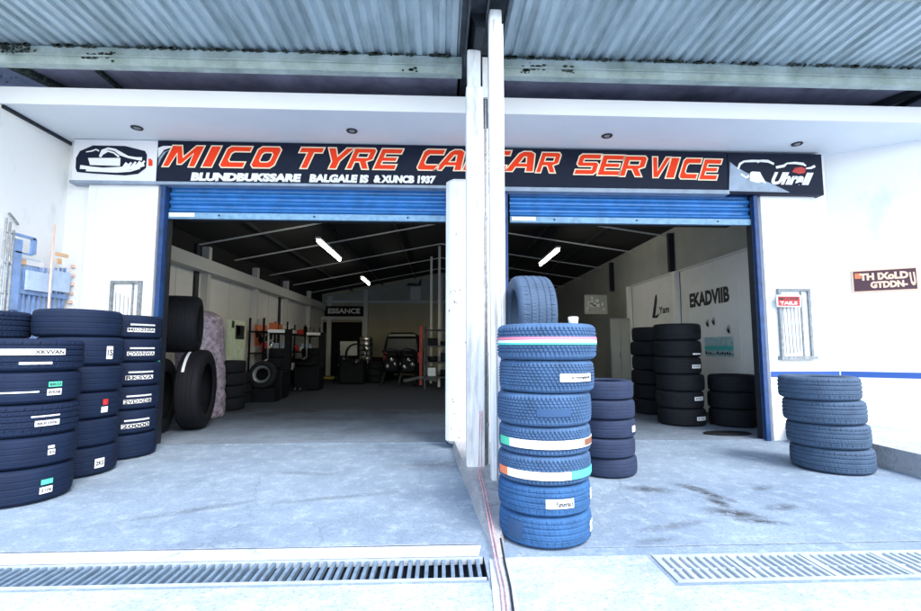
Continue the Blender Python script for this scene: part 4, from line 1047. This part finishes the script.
def balancer(x, y, label):
    t = thing('wheel_balancer', label, 'wheel balancer', (x, y, 0))
    a = MB(); a.bevbox(x-.45, y-.3, 0, x+.45, y+.3, .85, .06); a.build('balancer_cabinet', M['machine'], t)
    a = MB(); a.lathe([(0, 0), (.09, 0), (.10, .05), (.03, .09), (.03, .32), (0, .32)], 20, Matrix.Translation((x+.2, y-.3, .78)) @ Matrix.Rotation(PI/2, 4, 'X')); a.build('spindle', M['chrome'], t)
    a = MB(); a.beam((x-.2, y+.2, 1.0), (x-.2, y+.1, 1.5), .6, .06); a.build('display_panel', M['greywall'], t)
    a = MB(); a.lathe([(.36, -.02), (.38, 0), (.36, .26), (.34, .26), (.34, 0)], 24, Matrix.Translation((x+.15, y-.35, 1.05)) @ Matrix.Rotation(PI, 4, 'X') @ Matrix.Rotation(PI/2, 4, 'X')); a.build('wheel_guard', M['machine'], t)
balancer(-3.1, 17.0, 'dark wheel balancer with bright spindle near the back doorway')
# a wheel with a pale rim leaning low at the left
t_ = thing('leaning_wheel', 'wheel with pale rim ring leaning against a machine at the left wall', 'wheel', (at(263, 372, 11.4)[0], 11.4, 0))
(xw, _) = at(263, 372, 11.4)
Mx = Matrix.Translation((xw, 11.4, .64)) @ Matrix.Rotation(math.radians(80), 4, 'X')
a = MB(); a.lathe([(.2, -.09), (.3, -.1), (.325, -.05), (.325, .05), (.3, .1), (.2, .09)], 40, Mx, closed=True); a.build('tyre', M['tyre_black'], t_)
a = MB(); a.lathe([(.2, .09), (.195, .03), (.15, .02), (.14, .05), (.2, .1)], 40, Mx); a.build('rim', M['steel'], t_)
a = MB(); a.box(xw-.3, 11.35, .0, xw+.3, 11.75, .315); tag(a.build('tool_chest', M['machine']), 'low black tool chest under the pale rimmed wheel', 'tool chest')

# back doorway with banner
dX0, dX1 = at(322, 350, YB-.3)[0], at(362, 350, YB-.3)[0]; dzt = at(340, 322, YB-.3)[1]
bdw = thing('back_doorway_shutter', 'dark rear doorway with a pale top rail and shelves below a banner', 'rear door', ((dX0+dX1)/2, YB-.3, 0))
a = MB(); a.box(dX0, YB-.14, 0, dX1, YB-.10, dzt); a.build('door_leaf', M['machine'], bdw)
a = MB(); a.box(dX0-.08, YB-.34, 0, dX0, YB-.29, dzt+.1); a.box(dX1, YB-.34, 0, dX1+.08, YB-.29, dzt+.1); a.box(dX0-.08, YB-.345, dzt+.102, dX1+.08, YB-.29, dzt+.24); a.build('door_frame', M['rafter'], bdw)
bn = thing('banner', 'dark banner with pale capital letters above the rear doorway', 'banner', ((dX0+dX1)/2, YB-.4, dzt+.3))
a = MB(); a.box(dX0+.1, YB-.40, dzt+.26, dX1+.05, YB-.37, dzt+.72); a.build('banner_cloth', M['machine'], bn)
a = MB(); add_text(a, 'ESSANCE', lambda u, v: (dX0+.25+u*(dX1-dX0-.35), YB-.41, dzt+.38+v*.24), bold=.04); a.build('lettering', M['paper'], bn)
a = MB(); x_ = at(332, 374, 19.5)[0]; a.box(x_-.42, 19.3, .02, x_+.42, 19.6, .10); tag(a.build('yellow_ramp', M['yellow']), 'yellow floor ramp before the rear doorway', 'ramp')
# wrapped white roll / cooler
x_ = at(366, 350, 19)[0]
wc = thing('steel_locker', 'silvery ribbed cylinder stack standing beside the rear column', 'drum stack', (x_, 19, 0))
a = MB(); prof = []
for k_ in range(9):
    zz = k_*.19; prof += [(.24, zz), (.26, zz+.03), (.26, zz+.15), (.24, zz+.185)]
a.lathe([(0, 0)]+prof+[(0, prof[-1][1])], 24, Matrix.Translation((x_, 19, 0))); a.build('ribbed_drums', M['chrome'], wc)
# parked van, rear end towards us
vx, vy = at(402, 350, 18.5)[0], 18.5
van = thing('parked_van', 'dark parked van seen dimly from behind at the back of the left bay', 'van', (vx, vy, 0))
a = MB()
secs = []
for z, hwid in ((.28, .64), (.35, .70), (.9, .73), (1.25, .70), (1.7, .60), (1.82, .54), (1.87, .40)): secs.append((z, hwid))
pr = [(vx-h_, z) for z, h_ in secs]+[(vx+h_, z) for z, h_ in reversed(secs)]
a.prism(pr, vy, vy+2.9); a.build('body', M['vanpaint'], van)
a = MB(); a.prism([(vx-.60, 1.15), (vx+.60, 1.15), (vx+.54, 1.62), (vx-.54, 1.62)], vy-.02, vy-.002); a.build('rear_window', M['glass'], van)
a = MB(); a.prism([(vx-.55, 1.72), (vx+.55, 1.72), (vx+.5, 1.80), (vx-.5, 1.80)], vy-.06, vy-.002); a.build('roof_spoiler', M['greywall'], van)
for s_ in (-1, 1):
    a = MB(); a.box(vx+s_*.66-.05, vy-.025, .7, vx+s_*.66+.05, vy-.003, 1.1); a.build('tail_light', M['redpaint'], van)
    for y in (vy+.5, vy+2.4):
        a = MB(); a.lathe([(.12, -.09), (.28, -.1), (.31, -.06), (.31, .06), (.28, .1), (.12, .09)], 28, Matrix.Translation((vx+s_*.64, y, .31)) @ Matrix.Rotation(PI/2, 4, 'Y'), closed=True)
        wv = a.build('wheel', M['tyre_black'], van)
        a = MB(); a.lathe([(0, .05), (.1, .05), (.12, .08), (.14, .09)], 20, Matrix.Translation((vx+s_*.64, y, .31)) @ Matrix.Rotation(s_*PI/2, 4, 'Y')); a.build('rim', M['chrome'], wv)
a = MB(); a.bevbox(vx-.7, vy-.10, .32, vx+.7, vy-.003, .52, .03); a.build('bumper', M['machine'], van)
a = MB(); a.box(vx-.22, vy-.112, .60, vx+.22, vy-.1, .70); a.build('number_plate', M['paper'], van)
# red hoist post and a rack beyond
hx = at(421, 350, 16)[0]
ho = thing('car_hoist', 'red upright hoist post beside the dark van', 'car hoist', (hx, 16, 0))
a = MB(); a.box(hx-.05, 15.9, .03, hx+.05, 16.0, 2.0); a.build('hoist_column', M['redpaint'], ho)
a = MB(); a.box(hx-.25, 15.7, 0, hx+.25, 16.3, .029); a.build('base_plate', M['machine'], ho)
a = MB(); a.beam((hx, 15.85, .3), (hx+.55, 15.4, .22), .1, .08); a.beam((hx, 15.85, .3), (hx-.5, 15.3, .22), .1, .08); a.build('lift_arm', M['steel'], ho)
rx0, rx1 = at(424, 350, 14.5)[0], at(452, 350, 14.5)[0]
rk = thing('parts_rack', 'dark metal rack loaded with parts at the right side of the left bay', 'rack', ((rx0+rx1)/2, 14.7, 0))
a = MB()
for x_ in (rx0, rx1-.05):
    for y_ in (14.5, 15.0): a.box(x_, y_, 0, x_+.05, y_+.05, 1.95)
for z_ in (.35, .8, 1.3, 1.8): a.box(rx0, 14.5, z_, rx1, 15.05, z_+.04)
a.build('rack_frame', M['darksteel'], rk)
for z_ in (.39, .84, 1.34):
    for k_ in range(2):
        a = MB(); x_ = rx0+.1+k_*.4; w_ = random.uniform(.25, .33); h_ = random.uniform(.2, .36)
        if (k_+int(z_*10)) % 2: a.bevbox(x_, 14.56, z_+.002, x_+w_, 14.95, z_+h_, .02)
        else: a.lathe([(.08, 0), (.14, 0), (.16, .03), (.16, h_*.6), (.14, h_*.65), (.08, h_*.65)], 20, Matrix.Translation((x_+w_/2, 14.75, z_+.002)), closed=True)
        tag(a.build('spare_part', M[random.choice(['machine', 'darksteel', 'machine', 'steel'])]), f'{"left" if k_ == 0 else "right"} part on the {["lowest", "middle", "top"][(.39, .84, 1.34).index(z_)]} shelf of the dark rack', 'spare part', 'parts on the dark rack')
# gable wall sign (dim crest and board)
(xa, za), (xb, zb) = at(404, 291, YB-.1), at(427, 301, YB-.1)
gw = thing('gable_sign', 'dim pale notice high on the rear gable wall', 'sign', ((xa+xb)/2, YB-.1, zb))
a = MB(); a.box(xa+.3, YB-.09, zb+.02, xb-.3, YB-.07, za+.2); a.build('notice_sheet', M['rafter'], gw)
a = MB(); a.prism([(xa+.1, za+.25), (xa+.8, za+.25), (xa+.8, za+.62), (xa+.65, za+.35), (xa+.2, za+.38)], YB-.1, YB-.07); a.build('dark_bird_shape', M['ink'], gw)

# ================================================================= pale rack of oddments against the far left wall
XW = -5.0
def dw(u): return -XW*470/(440-u)*1.0
def wz(u, v):                      # a point on the plane just off the side wall: (y, z)
    rx, ry, rz = ray(u, v); t = XW/rx; return ry*t, H+rz*t
def wbox(mb, u0, u1, v0, v1, dx=0, th=.03):
    y0, za_ = wz(u0, v0); y1, zb_ = wz(u1, v1); mb.box(XW+dx, y0, zb_, XW+dx+th, y1, za_); return mb
rk = thing('blue_stand', 'pale blue two panel stand with upright bars behind the left tyres', 'stand', (XW, wz(45, 280)[0], 0))
for (u0, u1) in ((23, 47), (49, 65)):
    a = wbox(MB(), u0, u1, 270, 293, .03); a.build('panel', M['pale_blue_plastic'], rk)
for u in (14, 19, 24, 30, 35, 40, 45, 50, 55, 60, 64):
    y_, z_ = wz(u, 268 if u > 22 else 276+u % 5); a = MB(); a.box(XW, y_-.012, 0, XW+.022, y_+.012, z_); a.build('upright_bar', M['blue_bar'], rk)
a = wbox(MB(), 10, 66, 292.5, 295.5, .002); a.build('cross_bar', M['blue_bar'], rk)
st_ = MB(); wbox(st_, 10, 31, 235, 238, .03); wbox(st_, 28, 31, 238.2, 255, .03); wbox(st_, 10, 12, 238.2, 310, .03); wbox(st_, 10, 28, 252, 254.5, .03)
tag(st_.build('square_pipe_stand', M['blue_bar']), 'pale blue square pipe stand at the left edge beside the grey pipe rack', 'stand')
a = MB()
for u, v in ((1, 218), (5, 222), (8.5, 230)):
    y_, z_ = wz(u, v); a.tube([(XW+.06, y_, 0), (XW+.06, y_, z_)], .013, 8)
y0, z0_ = wz(1, 232); y1, _ = wz(8.5, 232)
for z_ in (z0_, z0_-.35, z0_-.7): a.tube([(XW+.06, y0, z_), (XW+.06, y1, z_)], .009, 6)
tag(a.build('pipe_rack', M['conduit']), 'grey upright pipe rack at the very left edge of the photo', 'pipe rack')
a = MB(); y_, z_ = wz(47, 224); a.tube([(XW+.09, y_+.03, 0), (XW+.09, y_, z_)], .013, 8)
tag(a.build('orange_pole', M['pale_orange']), 'tall pale orange pole standing behind the blue stand', 'pole')
a = wbox(MB(), 49, 60, 252, 258, .08); wbox(a, 50, 53, 258.1, 264, .08); tag(a.build('orange_bracket', M['pale_orange_deep']), 'pale orange bracket fixed to the wall right of the tall pole', 'bracket')
a = MB(); y_, z_ = wz(73, 257); pts_ = [(XW+.05, y_+random.uniform(-.02, .02), z_*k/9) for k in range(10)]; a.tube(pts_, .014, 7)
for k in range(5): a.box(XW+.03, y_-.07+.015*(k % 2), z_-.16-.12*k, XW+.07, y_+.05, z_-.12-.12*k)
tag(a.build('knobbly_pole', M['pale_orange']), 'short pale orange pole with side brackets right of the blue stand', 'pole')
cb_ = thing('orange_white_box', 'pale cabinet with orange panel behind the square blue pipe stand', 'cabinet', (XW, wz(28, 262)[0], 0))
a = wbox(MB(), 11, 44, 256, 268, -.03, .02); a.build('cabinet_top', M['letter_white'], cb_)
a = wbox(MB(), 15, 26, 257, 265, -.009, .01); a.build('orange_panel', M['pale_orange_deep'], cb_)
y0, y1 = wz(11, 262)[0], wz(44, 262)[0]
a = MB(); a.box(XW-.09, y0, 0, XW-.035, y1, wz(28, 258)[1]); a.build('cabinet_body', M['pale_blue_plastic'], cb_)
for u, v, w_ in ((16, 213, 5), (21, 219, 4)):
    a = MB(); y_, z_ = wz(u, v); y2, z2 = wz(u+w_, v+6); a.beam((XW-.08, y_, z_), (XW-.08, y2, z2), .02, .02); tag(a.build('wall_clip', M['conduit']), ('upper' if u == 16 else 'lower')+' small grey clip on the white wall above the square blue stand', 'clip')
a = MB(); y_, z_ = wz(80, 284); a.tube([(XW+.1, y_-.02, 0), (XW+.06, y_, z_)], .009, 6); tag(a.build('thin_rod', M['darksteel']), 'thin dark rod leaning near the left corner of the wall', 'rod')
px = at
a = MB(); x_ = px(100, 250, F-.1)[0]-.12; a.tube([(x_, F-.05, 0), (x_, F-.05, 3.45)], .022, 8)
a.build('down_pipe', M['post_white'], bld)

# ================================================================= LIGHT, SKY, CAMERA
EL, AZ = 50, 148
wd = bpy.data.worlds.new('World'); sc.world = wd; wd.use_nodes = True
nt = wd.node_tree; bg = nt.nodes['Background']
sky = nt.nodes.new('ShaderNodeTexSky'); sky.sky_type = 'NISHITA'; sky.sun_disc = False
sky.sun_elevation = math.radians(EL); sky.sun_rotation = math.radians(AZ); sky.air_density = 1.2; sky.dust_density = 1.5; sky.ozone_density = .25
nt.links.new(sky.outputs[0], bg.inputs[0]); bg.inputs[1].default_value = .15
sd = Vector((math.sin(math.radians(AZ))*math.cos(math.radians(EL)), math.cos(math.radians(AZ))*math.cos(math.radians(EL)), math.sin(math.radians(EL))))
ld = bpy.data.lights.new('sun', 'SUN'); ld.energy = 1.0; ld.angle = math.radians(25); ld.color = (1, .97, .93)
lo = bpy.data.objects.new('sun', ld); C.objects.link(lo); lo.rotation_euler = (-sd).to_track_quat('-Z', 'Y').to_euler(); lo.location = (0, -5, 12)

cam = bpy.data.cameras.new('camera'); co = bpy.data.objects.new('camera', cam); C.objects.link(co)
cam.sensor_width = 36; cam.lens = 36*_f/921; cam.clip_start = .05; cam.clip_end = 600
co.location = (0, 0, H); co.rotation_euler = (PI/2+_P, 0, -_Y)
sc.camera = co
sc.view_settings.view_transform = 'Standard'; sc.view_settings.look = 'None'; sc.view_settings.gamma = 1; sc.view_settings.exposure = 2.05
sc.view_settings.use_curve_mapping = False
sc.cycles.max_bounces = 8; sc.cycles.diffuse_bounces = 5
